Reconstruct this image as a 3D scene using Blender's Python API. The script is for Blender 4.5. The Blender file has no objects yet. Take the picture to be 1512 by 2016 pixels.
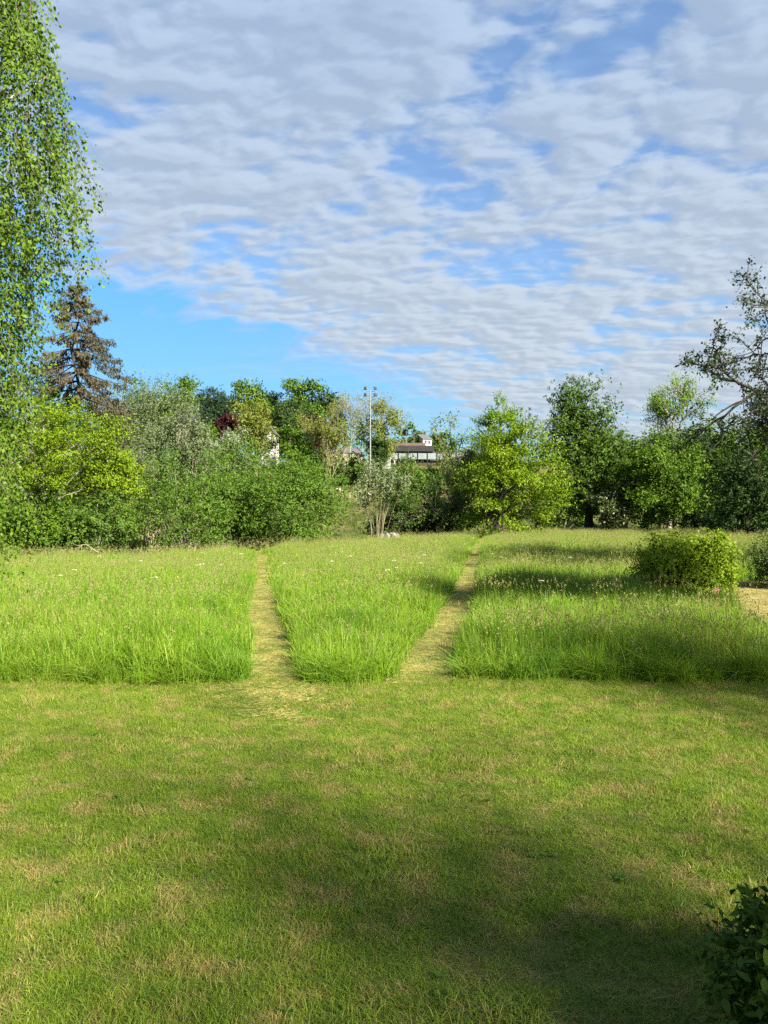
import bpy, bmesh, math
import numpy as np
from mathutils import Vector, Matrix

# ------------------------------------------------------------------ camera, sky, sun, exposure
scene = bpy.context.scene
C = scene.collection
F = 0.7515                      # focal length / picture height
H_CAM = 2.6
cam_d = bpy.data.cameras.new('camera')
cam_d.sensor_fit = 'VERTICAL'; cam_d.sensor_height = 36.0; cam_d.lens = 36.0 * F
cam_d.clip_start = 0.05; cam_d.clip_end = 9000
cam = bpy.data.objects.new('camera', cam_d); C.objects.link(cam)
cam.location = (0, 0, H_CAM); cam.rotation_euler = (math.radians(90), 0, 0)
scene.camera = cam

SUN_EL = math.radians(33)
SUN_XY = Vector((0.66, -0.75)).normalized()          # horizontal direction towards the sun
SUN_DIR = Vector((SUN_XY.x * math.cos(SUN_EL), SUN_XY.y * math.cos(SUN_EL), math.sin(SUN_EL)))
sun_d = bpy.data.lights.new('sun', 'SUN'); sun_d.energy = 5.0; sun_d.angle = math.radians(2.2)
sun_d.color = (1.0, 0.92, 0.76)
sun = bpy.data.objects.new('sun', sun_d); C.objects.link(sun)
sun.rotation_euler = SUN_DIR.to_track_quat('Z', 'Y').to_euler()
sun.location = (30, -30, 40)

scene.view_settings.view_transform = 'Standard'
scene.view_settings.look = 'None'
scene.view_settings.gamma = 1.0
scene.view_settings.use_curve_mapping = False
scene.view_settings.exposure = 2.08
scene.cycles.max_bounces = 6
scene.cycles.diffuse_bounces = 3
scene.cycles.glossy_bounces = 2
scene.cycles.transmission_bounces = 4
scene.cycles.use_denoising = False
scene.cycles.caustics_reflective = False
scene.cycles.caustics_refractive = False


class NT:
    """small helper to write node trees"""
    def __init__(self, tree):
        self.t = tree; tree.nodes.clear()
    def n(self, kind, ins=None, **props):
        nd = self.t.nodes.new(kind)
        for k, v in props.items():
            setattr(nd, k, v)
        for k, v in (ins or {}).items():
            s = nd.inputs[k]
            if hasattr(v, 'is_output'):
                self.t.links.new(v, s)
            else:
                s.default_value = v
        return nd
    def math(self, op, a, b=0.0, c=0.0, clamp=False):
        nd = self.n('ShaderNodeMath', {0: a, 1: b, 2: c}, operation=op, use_clamp=clamp)
        return nd.outputs[0]
    def mix(self, f, a, b):
        nd = self.n('ShaderNodeMix', {}, data_type='RGBA')
        for i, v in ((0, f), (6, a), (7, b)):
            if hasattr(v, 'is_output'):
                self.t.links.new(v, nd.inputs[i])
            else:
                nd.inputs[i].default_value = v
        return nd.outputs[2]
    def smooth(self, v, a, b):
        nd = self.n('ShaderNodeMapRange', {0: v, 1: a, 2: b, 3: 0.0, 4: 1.0}, interpolation_type='SMOOTHSTEP')
        return nd.outputs[0]
    def noise(self, vec, scale, detail=4.0, rough=0.55, dist=0.0):
        nd = self.n('ShaderNodeTexNoise', {'Vector': vec, 'Scale': scale, 'Detail': detail, 'Roughness': rough, 'Distortion': dist})
        return nd.outputs[0]


def c4(c): return (c[0], c[1], c[2], 1.0)


def build_world():
    w = bpy.data.worlds.new('World'); scene.world = w; w.use_nodes = True
    T = NT(w.node_tree)
    sky = T.n('ShaderNodeTexSky', sky_type='NISHITA')
    sky.sun_disc = False
    sky.sun_elevation = SUN_EL
    sky.sun_rotation = math.atan2(SUN_XY.x, SUN_XY.y)
    sky.altitude = 100; sky.air_density = 1.0; sky.dust_density = 0.1; sky.ozone_density = 1.6
    tc = T.n('ShaderNodeTexCoord')
    sep = T.n('ShaderNodeSeparateXYZ', {0: tc.outputs['Generated']})
    x, y, z = sep.outputs
    zc = T.math('ADD', T.math('MAXIMUM', z, 0.0), 0.18)      # a thick, slightly domed layer rather than a flat sheet
    px = T.math('DIVIDE', x, zc); py = T.math('DIVIDE', y, zc)
    P = T.n('ShaderNodeCombineXYZ', {0: px, 1: py, 2: 0.0}).outputs[0]
    def layer(dx, dy):
        # two sizes of cloudlets in rows; (dx, dy) shifts the sample for relief shading
        q = T.n('ShaderNodeMapping', {'Vector': P, 'Location': (dx, dy, 0)}).outputs[0]
        m1 = T.n('ShaderNodeMapping', {'Vector': q, 'Location': (5.5, 5.1, 0), 'Rotation': (0, 0, math.radians(24)), 'Scale': (0.8, 1.15, 1.0)}).outputs[0]
        big = T.noise(m1, 1.15, 2.0, 0.5, 0.3)
        mid = T.noise(m1, 3.4, 3.0, 0.5, 0.5)
        puffs = T.noise(m1, 11.5, 4.5, 0.52, 0.25)
        d = T.math('ADD', T.math('MULTIPLY', big, 0.50), T.math('MULTIPLY', mid, 0.42))
        return T.math('ADD', d, T.math('MULTIPLY', puffs, 0.40)), big, mid, puffs
    den, big, mid, puffs = layer(0, 0)
    den2 = layer(0.026 * SUN_XY.x, 0.026 * SUN_XY.y)[0]
    # the deck ends along a ragged line far ahead on the left
    e = T.math('ADD', T.math('SUBTRACT', py, T.math('MULTIPLY', px, 1.25)), T.math('MULTIPLY', T.math('SUBTRACT', mid, 0.5), 1.5))
    e = T.math('ADD', e, T.math('MULTIPLY', T.math('SUBTRACT', puffs, 0.5), 1.2))
    deck = T.smooth(e, 3.05, 2.55)
    wv = T.n('ShaderNodeMapping', {'Vector': P, 'Rotation': (0, 0, 0.5), 'Scale': (0.3, 1.3, 1.0)}).outputs[0]
    wisp = T.math('MULTIPLY', T.smooth(T.noise(wv, 0.9, 5.0, 0.6, 0.3), 0.50, 0.74), 0.62)
    cover = T.math('MULTIPLY', T.smooth(den, 0.48, 0.665), deck)
    cover = T.math('MAXIMUM', cover, T.math('MULTIPLY', wisp, T.math('SUBTRACT', 1.0, deck)))
    cover = T.math('MAXIMUM', cover, T.math('MULTIPLY', deck, 0.40))
    # side of a cloudlet turned to the sun is whiter; thick cores are greyer
    rel = T.smooth(T.math('SUBTRACT', den, den2), -0.055, 0.06)
    ccol = T.mix(rel, (1.64, 1.90, 2.22, 1), (2.15, 2.42, 2.70, 1))
    ccol = T.mix(T.math('MULTIPLY', T.smooth(den, 0.70, 0.86), 0.55), ccol, (1.55, 1.78, 2.02, 1))
    hi = T.smooth(z, 0.15, 0.62)
    ccol = T.mix(hi, ccol, T.n('ShaderNodeMix', {6: ccol, 7: (0.78, 0.88, 1.04, 1), 0: 1.0}, data_type='RGBA', blend_type='MULTIPLY').outputs[2])
    bluesky = T.n('ShaderNodeHueSaturation', {'Saturation': 1.25, 'Value': 0.86, 'Color': sky.outputs[0]}).outputs[0]
    bluesky = T.n('ShaderNodeMix', {6: bluesky, 7: (0.60, 0.78, 0.88, 1), 0: 1.0}, data_type='RGBA', blend_type='MULTIPLY').outputs[2]
    # keep the whitish glow of the horizon down, as hazy spring air shows it
    lum = T.n('ShaderNodeRGBToBW', {0: bluesky}).outputs[0]
    damp = T.math('DIVIDE', 1.0, T.math('ADD', 1.0, T.math('MULTIPLY', T.math('MAXIMUM', T.math('SUBTRACT', lum, 1.6), 0.0), 0.32)))
    bluesky = T.n('ShaderNodeMix', {6: bluesky, 7: T.n('ShaderNodeCombineColor', {0: damp, 1: damp, 2: damp}).outputs[0], 0: 1.0}, data_type='RGBA', blend_type='MULTIPLY').outputs[2]
    col = T.mix(T.math('MULTIPLY', cover, 0.95), bluesky, ccol)
    bg = T.n('ShaderNodeBackground', {'Color': col, 'Strength': 0.072})
    T.n('ShaderNodeOutputWorld', {'Surface': bg.outputs[0]})


build_world()

# ------------------------------------------------------------------ helpers
def px_x(px, d): return (px - 756.0) / 1515.0 * d
def px_z(py, d): return H_CAM + (1008.0 - py) / 1515.0 * d


def tag(o, label=None, cat=None, group=None, kind=None):
    if label: o['label'] = label
    if cat: o['category'] = cat
    if group: o['group'] = group
    if kind: o['kind'] = kind
    return o


def link(name, me, mat=None, parent=None, loc=(0, 0, 0), kind=None):
    o = bpy.data.objects.new(name, me); C.objects.link(o)
    if mat is not None and me is not None and not me.materials: me.materials.append(mat)
    if parent: o.parent = parent
    o.location = loc
    if kind: o['kind'] = kind
    return o


def empty(name, loc, label, cat, group=None, rz=0.0):
    o = bpy.data.objects.new(name, None); C.objects.link(o)
    o.location = loc; o.rotation_euler = (0, 0, rz); o.empty_display_size = 0.3
    return tag(o, label, cat, group)


def mesh_np(name, V, faces_list, tint=None, smooth=False):
    """V (n,3); faces_list = list of int arrays (m,k); tint = per-vertex values"""
    me = bpy.data.meshes.new(name)
    V = np.asarray(V, np.float32).reshape(-1, 3)
    fl = [np.asarray(f, np.int32) for f in faces_list if len(f)]
    loops = np.concatenate([f.ravel() for f in fl])
    tot = np.concatenate([np.full(len(f), f.shape[1], np.int32) for f in fl])
    start = np.concatenate([[0], np.cumsum(tot)[:-1]]).astype(np.int32)
    me.vertices.add(len(V)); me.vertices.foreach_set('co', V.ravel())
    me.loops.add(len(loops)); me.loops.foreach_set('vertex_index', loops)
    me.polygons.add(len(tot)); me.polygons.foreach_set('loop_start', start)
    if smooth: me.polygons.foreach_set('use_smooth', np.ones(len(tot), bool))
    me.update(calc_edges=True)
    if tint is not None:
        a = me.attributes.new('tint', 'FLOAT', 'POINT')
        a.data.foreach_set('value', np.asarray(tint, np.float32).ravel())
    return me


def unit(v):
    return v / np.maximum(np.linalg.norm(v, axis=-1, keepdims=True), 1e-9)


def rand_unit(rng, n):
    return unit(rng.normal(size=(n, 3)))


def wob(p, seed, freq, octs=5):
    """smooth pseudo noise in about -1..1"""
    r = np.random.default_rng(seed)
    p = np.asarray(p, float); out = np.zeros(p.shape[:-1])
    for i in range(octs):
        k = r.normal(size=p.shape[-1]) * freq
        out += np.sin(p @ k + r.uniform(0, 6.28))
    return out / octs * 1.5


class Tubes:
    def __init__(self, sides=5): self.V = []; self.F = []; self.n = 0; self.s = sides
    def add(self, pts, rad, sides=None):
        pts = np.asarray(pts, float); rad = np.asarray(rad, float); s = sides or self.s; k = len(pts)
        tan = unit(np.gradient(pts, axis=0))
        ref = np.array([1.0, 0.13, 0.21]) if abs(tan[0][0]) < 0.8 else np.array([0.1, 1.0, 0.2])
        u = unit(np.cross(tan, ref)); v = np.cross(tan, u)
        a = np.linspace(0, 2 * np.pi, s, endpoint=False)
        ring = pts[:, None, :] + rad[:, None, None] * (np.cos(a)[None, :, None] * u[:, None, :] + np.sin(a)[None, :, None] * v[:, None, :])
        self.V.append(ring.reshape(-1, 3))
        i = np.arange(k - 1)[:, None] * s; j = np.arange(s)[None, :]; j2 = (j + 1) % s
        f = np.stack([i + j, i + j2, i + s + j2, i + s + j], -1).reshape(-1, 4) + self.n
        self.F.append(f); self.n += k * s
    def mesh(self, name):
        return mesh_np(name, np.concatenate(self.V), [np.concatenate(self.F)], smooth=True)


def leaf_quads(rng, P, A, N, L, W):
    """rhombic, slightly folded leaves at P along A with normal N"""
    B = unit(np.cross(N, A)); N2 = np.cross(A, B)
    L = np.asarray(L)[..., None]; W = np.asarray(W)[..., None]
    v0 = P; v2 = P + A * L - N2 * L * 0.12
    mid = P + A * L * 0.45 + N2 * L * 0.06
    return np.stack([v0, mid + B * W * 0.5, v2, mid - B * W * 0.5], 1)


def quads_mesh(name, Q, tint):
    n = len(Q)
    return mesh_np(name, Q.reshape(-1, 3), [np.arange(n * 4).reshape(-1, 4)], np.repeat(tint, 4))


# ------------------------------------------------------------------ materials
MATS = {}


def leaf_mat(name, ca, cb, cc=None, trans=0.38, rough=0.6, spec=0.15, noise=2.0):
    if name in MATS: return MATS[name]
    m = bpy.data.materials.new(name); m.use_nodes = True; T = NT(m.node_tree)
    at = T.n('ShaderNodeAttribute', attribute_name='tint').outputs['Fac']
    geo = T.n('ShaderNodeNewGeometry')
    nz = T.noise(geo.outputs['Position'], noise, 2.0, 0.5)
    f = T.math('ADD', at, T.math('MULTIPLY', T.math('SUBTRACT', nz, 0.5), 0.6), clamp=True)
    col = T.mix(f, c4(ca), c4(cb))
    if cc is not None:
        col = T.mix(T.smooth(at, 0.9, 0.98), col, c4(cc))
    p = T.n('ShaderNodeBsdfPrincipled', {'Base Color': col, 'Roughness': rough, 'Specular IOR Level': spec})
    warm = T.n('ShaderNodeMix', {6: col, 7: (1.05, 1.12, 0.55, 1), 0: 1.0}, data_type='RGBA', blend_type='MULTIPLY').outputs[2]
    t = T.n('ShaderNodeBsdfTranslucent', {'Color': warm})
    mx = T.n('ShaderNodeMixShader', {0: trans, 1: p.outputs[0], 2: t.outputs[0]})
    T.n('ShaderNodeOutputMaterial', {'Surface': mx.outputs[0]})
    MATS[name] = m
    return m


def plain_mat(name, ca, cb=None, scale=6.0, rough=0.85, bump=0.0, stretch=(1, 1, 1), metal=0.0, spec=0.3):
    if name in MATS: return MATS[name]
    m = bpy.data.materials.new(name); m.use_nodes = True; T = NT(m.node_tree)
    tc = T.n('ShaderNodeTexCoord')
    mp = T.n('ShaderNodeMapping', {'Vector': tc.outputs['Object'], 'Scale': stretch}).outputs[0]
    nz = T.noise(mp, scale, 5.0, 0.6)
    col = T.mix(T.smooth(nz, 0.3, 0.7), c4(ca), c4(cb or ca))
    p = T.n('ShaderNodeBsdfPrincipled', {'Base Color': col, 'Roughness': rough, 'Metallic': metal, 'Specular IOR Level': spec})
    if bump:
        b = T.n('ShaderNodeBump', {'Height': nz, 'Strength': bump, 'Distance': 0.05})
        m.node_tree.links.new(b.outputs[0], p.inputs['Normal'])
    T.n('ShaderNodeOutputMaterial', {'Surface': p.outputs[0]})
    MATS[name] = m
    return m


BARK = plain_mat('bark_brown', (0.055, 0.042, 0.030), (0.13, 0.105, 0.08), 5.0, 0.95, 0.6, (3, 3, 0.7))
BARK_GREY = plain_mat('bark_grey', (0.14, 0.125, 0.10), (0.27, 0.25, 0.21), 5.0, 0.95, 0.5, (3, 3, 0.7))
BARK_DARK = plain_mat('bark_dark', (0.022, 0.019, 0.016), (0.05, 0.042, 0.036), 5.0, 0.95, 0.6, (3, 3, 0.7))
BARK_BIRCH = plain_mat('bark_birch', (0.08, 0.07, 0.06), (0.62, 0.60, 0.55), 3.0, 0.8, 0.3, (1, 1, 4))
BARK_PALE = plain_mat('bark_pale_olive', (0.16, 0.14, 0.075), (0.26, 0.23, 0.14), 5.0, 0.95, 0.4, (3, 3, 0.7))

# ------------------------------------------------------------------ terrain
EX = np.array([-120, -25, -17, -12.5, -8.0, -3.0, 1.0, 9.0, 22.0, 45.0, 120.0])
EY = np.array([30, 33, 36, 40, 49, 57, 63, 77, 92, 90, 88.0])
HYY = np.array([20, 60, 95, 122, 150, 175, 220, 300, 500, 1500, 6000.0])
HZZ = np.array([-1.0, -1.8, -2.5, 0.5, 6.4, 13.8, 17.0, 20.0, 22.0, 26.0, 30.0])


def sstep(a, b, v):
    t = np.clip((v - a) / (b - a), 0, 1); return t * t * (3 - 2 * t)


def terrain(x, y):
    x = np.asarray(x, float); y = np.asarray(y, float)
    s = y - np.interp(x, EX, EY)
    h = np.interp(y, HYY, HZZ)
    base = 0.03 * np.sin(0.35 * x + 1.0) * np.sin(0.22 * y) * sstep(13, 20, y)
    return base * (1 - sstep(1, 18, s)) + h * sstep(1, 18, s)


def gz(x, y): return float(terrain(x, y))


def ground_mat():
    m = bpy.data.materials.new('rough_grassland'); m.use_nodes = True; T = NT(m.node_tree)
    P = T.n('ShaderNodeNewGeometry').outputs['Position']
    a = T.noise(P, 0.22, 5.0, 0.6); b = T.noise(P, 2.3, 5.0, 0.65)
    col = T.mix(T.smooth(a, 0.4, 0.62), (0.060, 0.090, 0.020, 1), (0.125, 0.110, 0.042, 1))
    col = T.mix(T.math('MULTIPLY', T.smooth(b, 0.42, 0.7), 0.6), col, (0.045, 0.07, 0.016, 1))
    p = T.n('ShaderNodeBsdfPrincipled', {'Base Color': col, 'Roughness': 0.95, 'Specular IOR Level': 0.1})
    bm_ = T.n('ShaderNodeBump', {'Height': b, 'Strength': 0.8, 'Distance': 0.3})
    m.node_tree.links.new(bm_.outputs[0], p.inputs['Normal'])
    T.n('ShaderNodeOutputMaterial', {'Surface': p.outputs[0]})
    return m


def soil_mat(name, ca, cb, cc, s1=1.2, s2=9.0):
    m = bpy.data.materials.new(name); m.use_nodes = True; T = NT(m.node_tree)
    P = T.n('ShaderNodeNewGeometry').outputs['Position']
    a = T.noise(P, s1, 4.0, 0.6); b = T.noise(P, s2 * 8, 5.0, 0.7)
    col = T.mix(T.smooth(a, 0.38, 0.62), c4(ca), c4(cb))
    col = T.mix(T.math('MULTIPLY', T.smooth(b, 0.45, 0.7), 0.7), col, c4(cc))
    p = T.n('ShaderNodeBsdfPrincipled', {'Base Color': col, 'Roughness': 0.95, 'Specular IOR Level': 0.1})
    bm_ = T.n('ShaderNodeBump', {'Height': b, 'Strength': 0.7, 'Distance': 0.02})
    m.node_tree.links.new(bm_.outputs[0], p.inputs['Normal'])
    T.n('ShaderNodeOutputMaterial', {'Surface': p.outputs[0]})
    return m


def build_ground():
    u = np.linspace(-1, 1, 181); xs = 90 * u + 3900 * np.sign(u) * np.abs(u) ** 6
    ys = np.concatenate([np.linspace(-60, 12, 19)[:-1], np.linspace(12, 190, 110), 190 * (6000 / 190.0) ** np.linspace(0, 1, 40)[1:]])
    X, Y = np.meshgrid(xs, ys); Z = terrain(X, Y)
    V = np.stack([X, Y, Z], -1).reshape(-1, 3); nx = len(xs); ny = len(ys)
    i = np.arange(ny - 1)[:, None] * nx + np.arange(nx - 1)[None, :]
    f = np.stack([i, i + 1, i + nx + 1, i + nx], -1).reshape(-1, 4)
    o = link('ground', mesh_np('ground', V, [f], smooth=True), ground_mat())
    o['kind'] = 'structure'


build_ground()

Y_LAWN = 11.85                                   # the uncut meadow starts here


def lawn_edge(x): return Y_LAWN + 0.10 * np.sin(0.8 * x) + 0.06 * np.sin(2.3 * x + 1) - 0.04 * np.maximum(-x, 0)


def sheet(name, xs_rows, mat, z=0.004):
    """rows of (y, x0, x1) -> a sheet lying on the terrain"""
    V = []; F = []; n = 9
    for (y, x0, x1) in xs_rows:
        for k in range(n):
            x = x0 + (x1 - x0) * k / (n - 1); V.append((x, y, gz(x, y) + z))
    for r in range(len(xs_rows) - 1):
        for k in range(n - 1):
            a = r * n + k; F.append((a, a + 1, a + n + 1, a + n))
    o = link(name, mesh_np(name, V, [np.array(F)], smooth=True), mat)
    o['kind'] = 'structure'
    return o


LAWN_SOIL = soil_mat('lawn_thatch', (0.075, 0.105, 0.014), (0.15, 0.125, 0.045), (0.055, 0.050, 0.020))
PATH_SOIL = soil_mat('path_thatch', (0.14, 0.145, 0.045), (0.20, 0.18, 0.065), (0.08, 0.085, 0.025), 2.0, 6.0)
sheet('lawn', [(y, -14, 18) for y in np.linspace(-6, 12.4, 12)], LAWN_SOIL)


def path_l(y): return -1.72 - 6.55 * (y - 12) / 39 + 0.07 * np.sin(0.21 * y) + 0.035 * np.sin(0.9 * y)
def path_r(y): return 0.74 + 8.75 * (y - 12) / 63 - 0.08 * np.sin(0.17 * y) + 0.04 * np.sin(0.8 * y)


HW_L, HW_R = 0.46, 0.50
sheet('path_left', [(y, path_l(y) - HW_L - .1, path_l(y) + HW_L + .1) for y in np.linspace(11.6, 52.5, 60)], PATH_SOIL, 0.012)
sheet('path_right', [(y, path_r(y) - HW_R - .1, path_r(y) + HW_R + .1) for y in np.linspace(11.6, 76, 90)], PATH_SOIL, 0.012)
PATCH = np.array([(7.35, 14.3), (19, 13.8), (24, 29), (12.6, 28.6), (11.0, 24.5), (9.3, 21.3), (8.2, 17.8)])


def in_poly(x, y, poly):
    r = np.zeros(np.shape(x), bool); n = len(poly)
    for i in range(n):
        x1, y1 = poly[i]; x2, y2 = poly[(i + 1) % n]
        c = ((y1 > y) != (y2 > y)) & (x < (x2 - x1) * (y - y1) / (y2 - y1 + 1e-12) + x1)
        r ^= c
    return r


def build_patch():
    rows = []
    for y in np.linspace(14.2, 28.5, 22):
        xl = np.interp(y, [14.2, 17.8, 21.3, 24.5, 28.6], [7.3, 8.2, 9.3, 11.0, 12.6])
        rows.append((y, xl - .1, 22.0))
    sheet('mown_patch', rows, soil_mat('straw_ground', (0.24, 0.19, 0.085), (0.30, 0.23, 0.11), (0.13, 0.10, 0.04), 2.0, 5.0), 0.012)


build_patch()

# ------------------------------------------------------------------ grass (one stuff object each, clumps set out by geometry nodes)
def blade_clump(seed, n, radius, h0, h1, w, lean, segs=3, curl=0.5, heads=0.0, lie=0.0):
    """a tuft: n curved tapering blades; returns a mesh with 'tint'"""
    r = np.random.default_rng(seed)
    V = []; F = []; T = []; k = 0
    for i in range(n):
        a = r.uniform(0, 6.283); q = radius * math.sqrt(r.uniform()); bx, by = q * math.cos(a), q * math.sin(a)
        h = r.uniform(h0, h1); d = r.uniform(0, 6.283); ln = abs(r.normal()) * lean * h + 0.03 * h
        dx, dy = math.cos(d), math.sin(d); wa = r.uniform(0, 3.1416); wx, wy = math.cos(wa), math.sin(wa)
        ti = float(np.clip(r.normal(0.45, 0.24), 0, 0.89)); ww = w * r.uniform(0.6, 1.3); c = r.uniform(0, curl)
        stalk = r.uniform() < heads
        if stalk: h *= 1.18; ww *= 0.45; c *= 0.3
        base = k
        for s in range(segs):
            t = s / segs; o = ln * t ** 1.8; zz = h * t * (1 - c * t * t * 0.55) * (1 - lie)
            if lie: o = h * t
            hw = 0.5 * ww * (1 - t ** 2 * 0.7)
            x, y = bx + dx * o, by + dy * o
            V += [(x - wx * hw, y - wy * hw, zz + lie * 0.01), (x + wx * hw, y + wy * hw, zz + lie * 0.012)]; T += [ti, ti]; k += 2
        o = ln * (1 + c * 0.8); zz = h * (1 - c * 0.55) * (1 - lie)
        if lie: o = h
        V.append((bx + dx * o, by + dy * o, zz + lie * 0.015 * r.uniform())); T.append(ti); k += 1
        for s in range(segs - 1):
            b = base + 2 * s; F.append((b, b + 1, b + 3, b + 2))
        b = base + 2 * (segs - 1); F.append((b, b + 1, k - 1, k - 1))
        if stalk:                                    # a loose flower head
            tip = np.array(V[-1]); hl = r.uniform(0.07, 0.15)
            for m_ in range(5):
                p = tip + np.array([r.normal() * 0.012, r.normal() * 0.012, -hl * m_ / 5])
                s_ = r.uniform(0.012, 0.026); an = r.uniform(0, 3.14); ex, ey = math.cos(an) * s_ * .5, math.sin(an) * s_ * .5
                V += [tuple(p), (p[0] + ex, p[1] + ey, p[2] + s_ * .8), (p[0], p[1], p[2] + s_ * 1.7), (p[0] - ex, p[1] - ey, p[2] + s_ * .8)]
                T += [1.0] * 4; F.append((k, k + 1, k + 2, k + 3)); k += 4
    me = bpy.data.meshes.new('tuft')
    me.from_pydata(V, [], [f if f[2] != f[3] else f[:3] for f in F])
    at = me.attributes.new('tint', 'FLOAT', 'POINT'); at.data.foreach_set('value', np.array(T, np.float32))
    return me


def grass_mat(name, ca, cb, dry, head, dry_lo, dry_hi, scale=1.5, trans=0.4, dscale=0.5, spec=0.25):
    """green varies in patches of the field, 'dry' blades where the field noise is high; tint 1 = flower head"""
    m = bpy.data.materials.new(name); m.use_nodes = True; T = NT(m.node_tree)
    at = T.n('ShaderNodeAttribute', attribute_name='tint').outputs['Fac']
    P = T.n('ShaderNodeNewGeometry').outputs['Position']
    flat = T.n('ShaderNodeMapping', {'Vector': P, 'Scale': (1, 1, 0.02)}).outputs[0]
    n1 = T.noise(flat, scale, 4.0, 0.6); n2 = T.noise(flat, dscale, 5.0, 0.65)
    rnd = T.n('ShaderNodeObjectInfo').outputs['Random']
    f = T.math('ADD', T.math('MULTIPLY', at, 0.7), T.math('ADD', T.math('MULTIPLY', T.math('SUBTRACT', n1, 0.5), 2.0), T.math('MULTIPLY', rnd, 0.35)), clamp=True)
    col = T.mix(f, c4(ca), c4(cb))
    dd = T.math('ADD', n2, T.math('MULTIPLY', T.math('SUBTRACT', at, 0.45), 0.35))
    col = T.mix(T.smooth(dd, dry_lo, dry_hi), col, c4(dry))
    col = T.mix(T.smooth(at, 0.9, 0.98), col, c4(head))
    p = T.n('ShaderNodeBsdfPrincipled', {'Base Color': col, 'Roughness': 0.5, 'Specular IOR Level': spec})
    warm = T.n('ShaderNodeMix', {6: col, 7: (1.2, 1.15, 0.65, 1), 0: 1.0}, data_type='RGBA', blend_type='MULTIPLY').outputs[2]
    t = T.n('ShaderNodeBsdfTranslucent', {'Color': warm})
    mx = T.n('ShaderNodeMixShader', {0: trans, 1: p.outputs[0], 2: t.outputs[0]})
    T.n('ShaderNodeOutputMaterial', {'Surface': mx.outputs[0]})
    return m


def scatter(name, pts, rot, scl, idx, meshes, mat, label, cat):
    pts = np.asarray(pts, np.float32); n = len(pts)
    me = bpy.data.meshes.new(name); me.vertices.add(n); me.vertices.foreach_set('co', pts.ravel())
    a = me.attributes.new('rot', 'FLOAT_VECTOR', 'POINT'); a.data.foreach_set('vector', np.asarray(rot, np.float32).ravel())
    a = me.attributes.new('scl', 'FLOAT_VECTOR', 'POINT'); a.data.foreach_set('vector', np.asarray(scl, np.float32).ravel())
    a = me.attributes.new('idx', 'INT', 'POINT'); a.data.foreach_set('value', np.asarray(idx, np.int32))
    me.update()
    o = link(name, me); tag(o, label, cat, kind='stuff')
    col = bpy.data.collections.new(name + '_tufts')
    for i, m in enumerate(meshes):
        m.materials.append(mat)
        col.objects.link(bpy.data.objects.new('%s_tuft_%02d' % (name, i), m))
    ng = bpy.data.node_groups.new(name, 'GeometryNodeTree')
    ng.interface.new_socket('Geometry', in_out='INPUT', socket_type='NodeSocketGeometry')
    ng.interface.new_socket('Geometry', in_out='OUTPUT', socket_type='NodeSocketGeometry')
    N = ng.nodes; Lk = ng.links
    gi = N.new('NodeGroupInput'); go = N.new('NodeGroupOutput')
    ci = N.new('GeometryNodeCollectionInfo'); ci.inputs['Collection'].default_value = col
    ci.inputs['Separate Children'].default_value = True; ci.inputs['Reset Children'].default_value = True
    ip = N.new('GeometryNodeInstanceOnPoints'); ip.inputs['Pick Instance'].default_value = True
    def na(nm, ty):
        q = N.new('GeometryNodeInputNamedAttribute'); q.data_type = ty; q.inputs[0].default_value = nm; return q.outputs[0]
    er = N.new('FunctionNodeEulerToRotation')
    Lk.new(na('rot', 'FLOAT_VECTOR'), er.inputs[0])
    Lk.new(gi.outputs[0], ip.inputs['Points']); Lk.new(ci.outputs[0], ip.inputs['Instance'])
    Lk.new(na('idx', 'INT'), ip.inputs['Instance Index']); Lk.new(er.outputs[0], ip.inputs['Rotation'])
    Lk.new(na('scl', 'FLOAT_VECTOR'), ip.inputs['Scale']); Lk.new(ip.outputs[0], go.inputs[0])
    md = o.modifiers.new('tufts', 'NODES'); md.node_group = ng
    return o


BUSH_C = (8.55, 22.3)            # the bush in the meadow
HOLLOW = (-0.62, 14.6)           # a dark hollow trodden into the tall grass


def ok_meadow(x, y):
    e = np.interp(x, EX, EY)
    rag = 0.5 * wob(np.stack([x, y], -1), 61, 4.0) + 0.5 * wob(np.stack([x, y], -1), 62, 9.0)
    k = (y > lawn_edge(x) + 0.16 * rag) & (y < e + 1.5)
    k &= ~((np.abs(x - path_l(y)) < HW_L + 0.05 * rag) & (y < 50.5))
    k &= ~((np.abs(x - path_r(y)) < HW_R + 0.05 * rag) & (y < 75.5))
    k &= ~in_poly(x, y, PATCH)
    k &= (np.hypot(x - BUSH_C[0], y - BUSH_C[1]) > 0.9)
    k &= (np.hypot((x - BUSH_C[0]) / 1.25, (y - BUSH_C[1] + 1.5) / 1.5) > 1)
    k &= (np.hypot((x - HOLLOW[0]) / 0.30, (y - HOLLOW[1]) / 0.55) > 1)
    k &= (np.abs(x) < 0.5 * y * 1.06 + 2.0)
    return k


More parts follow.
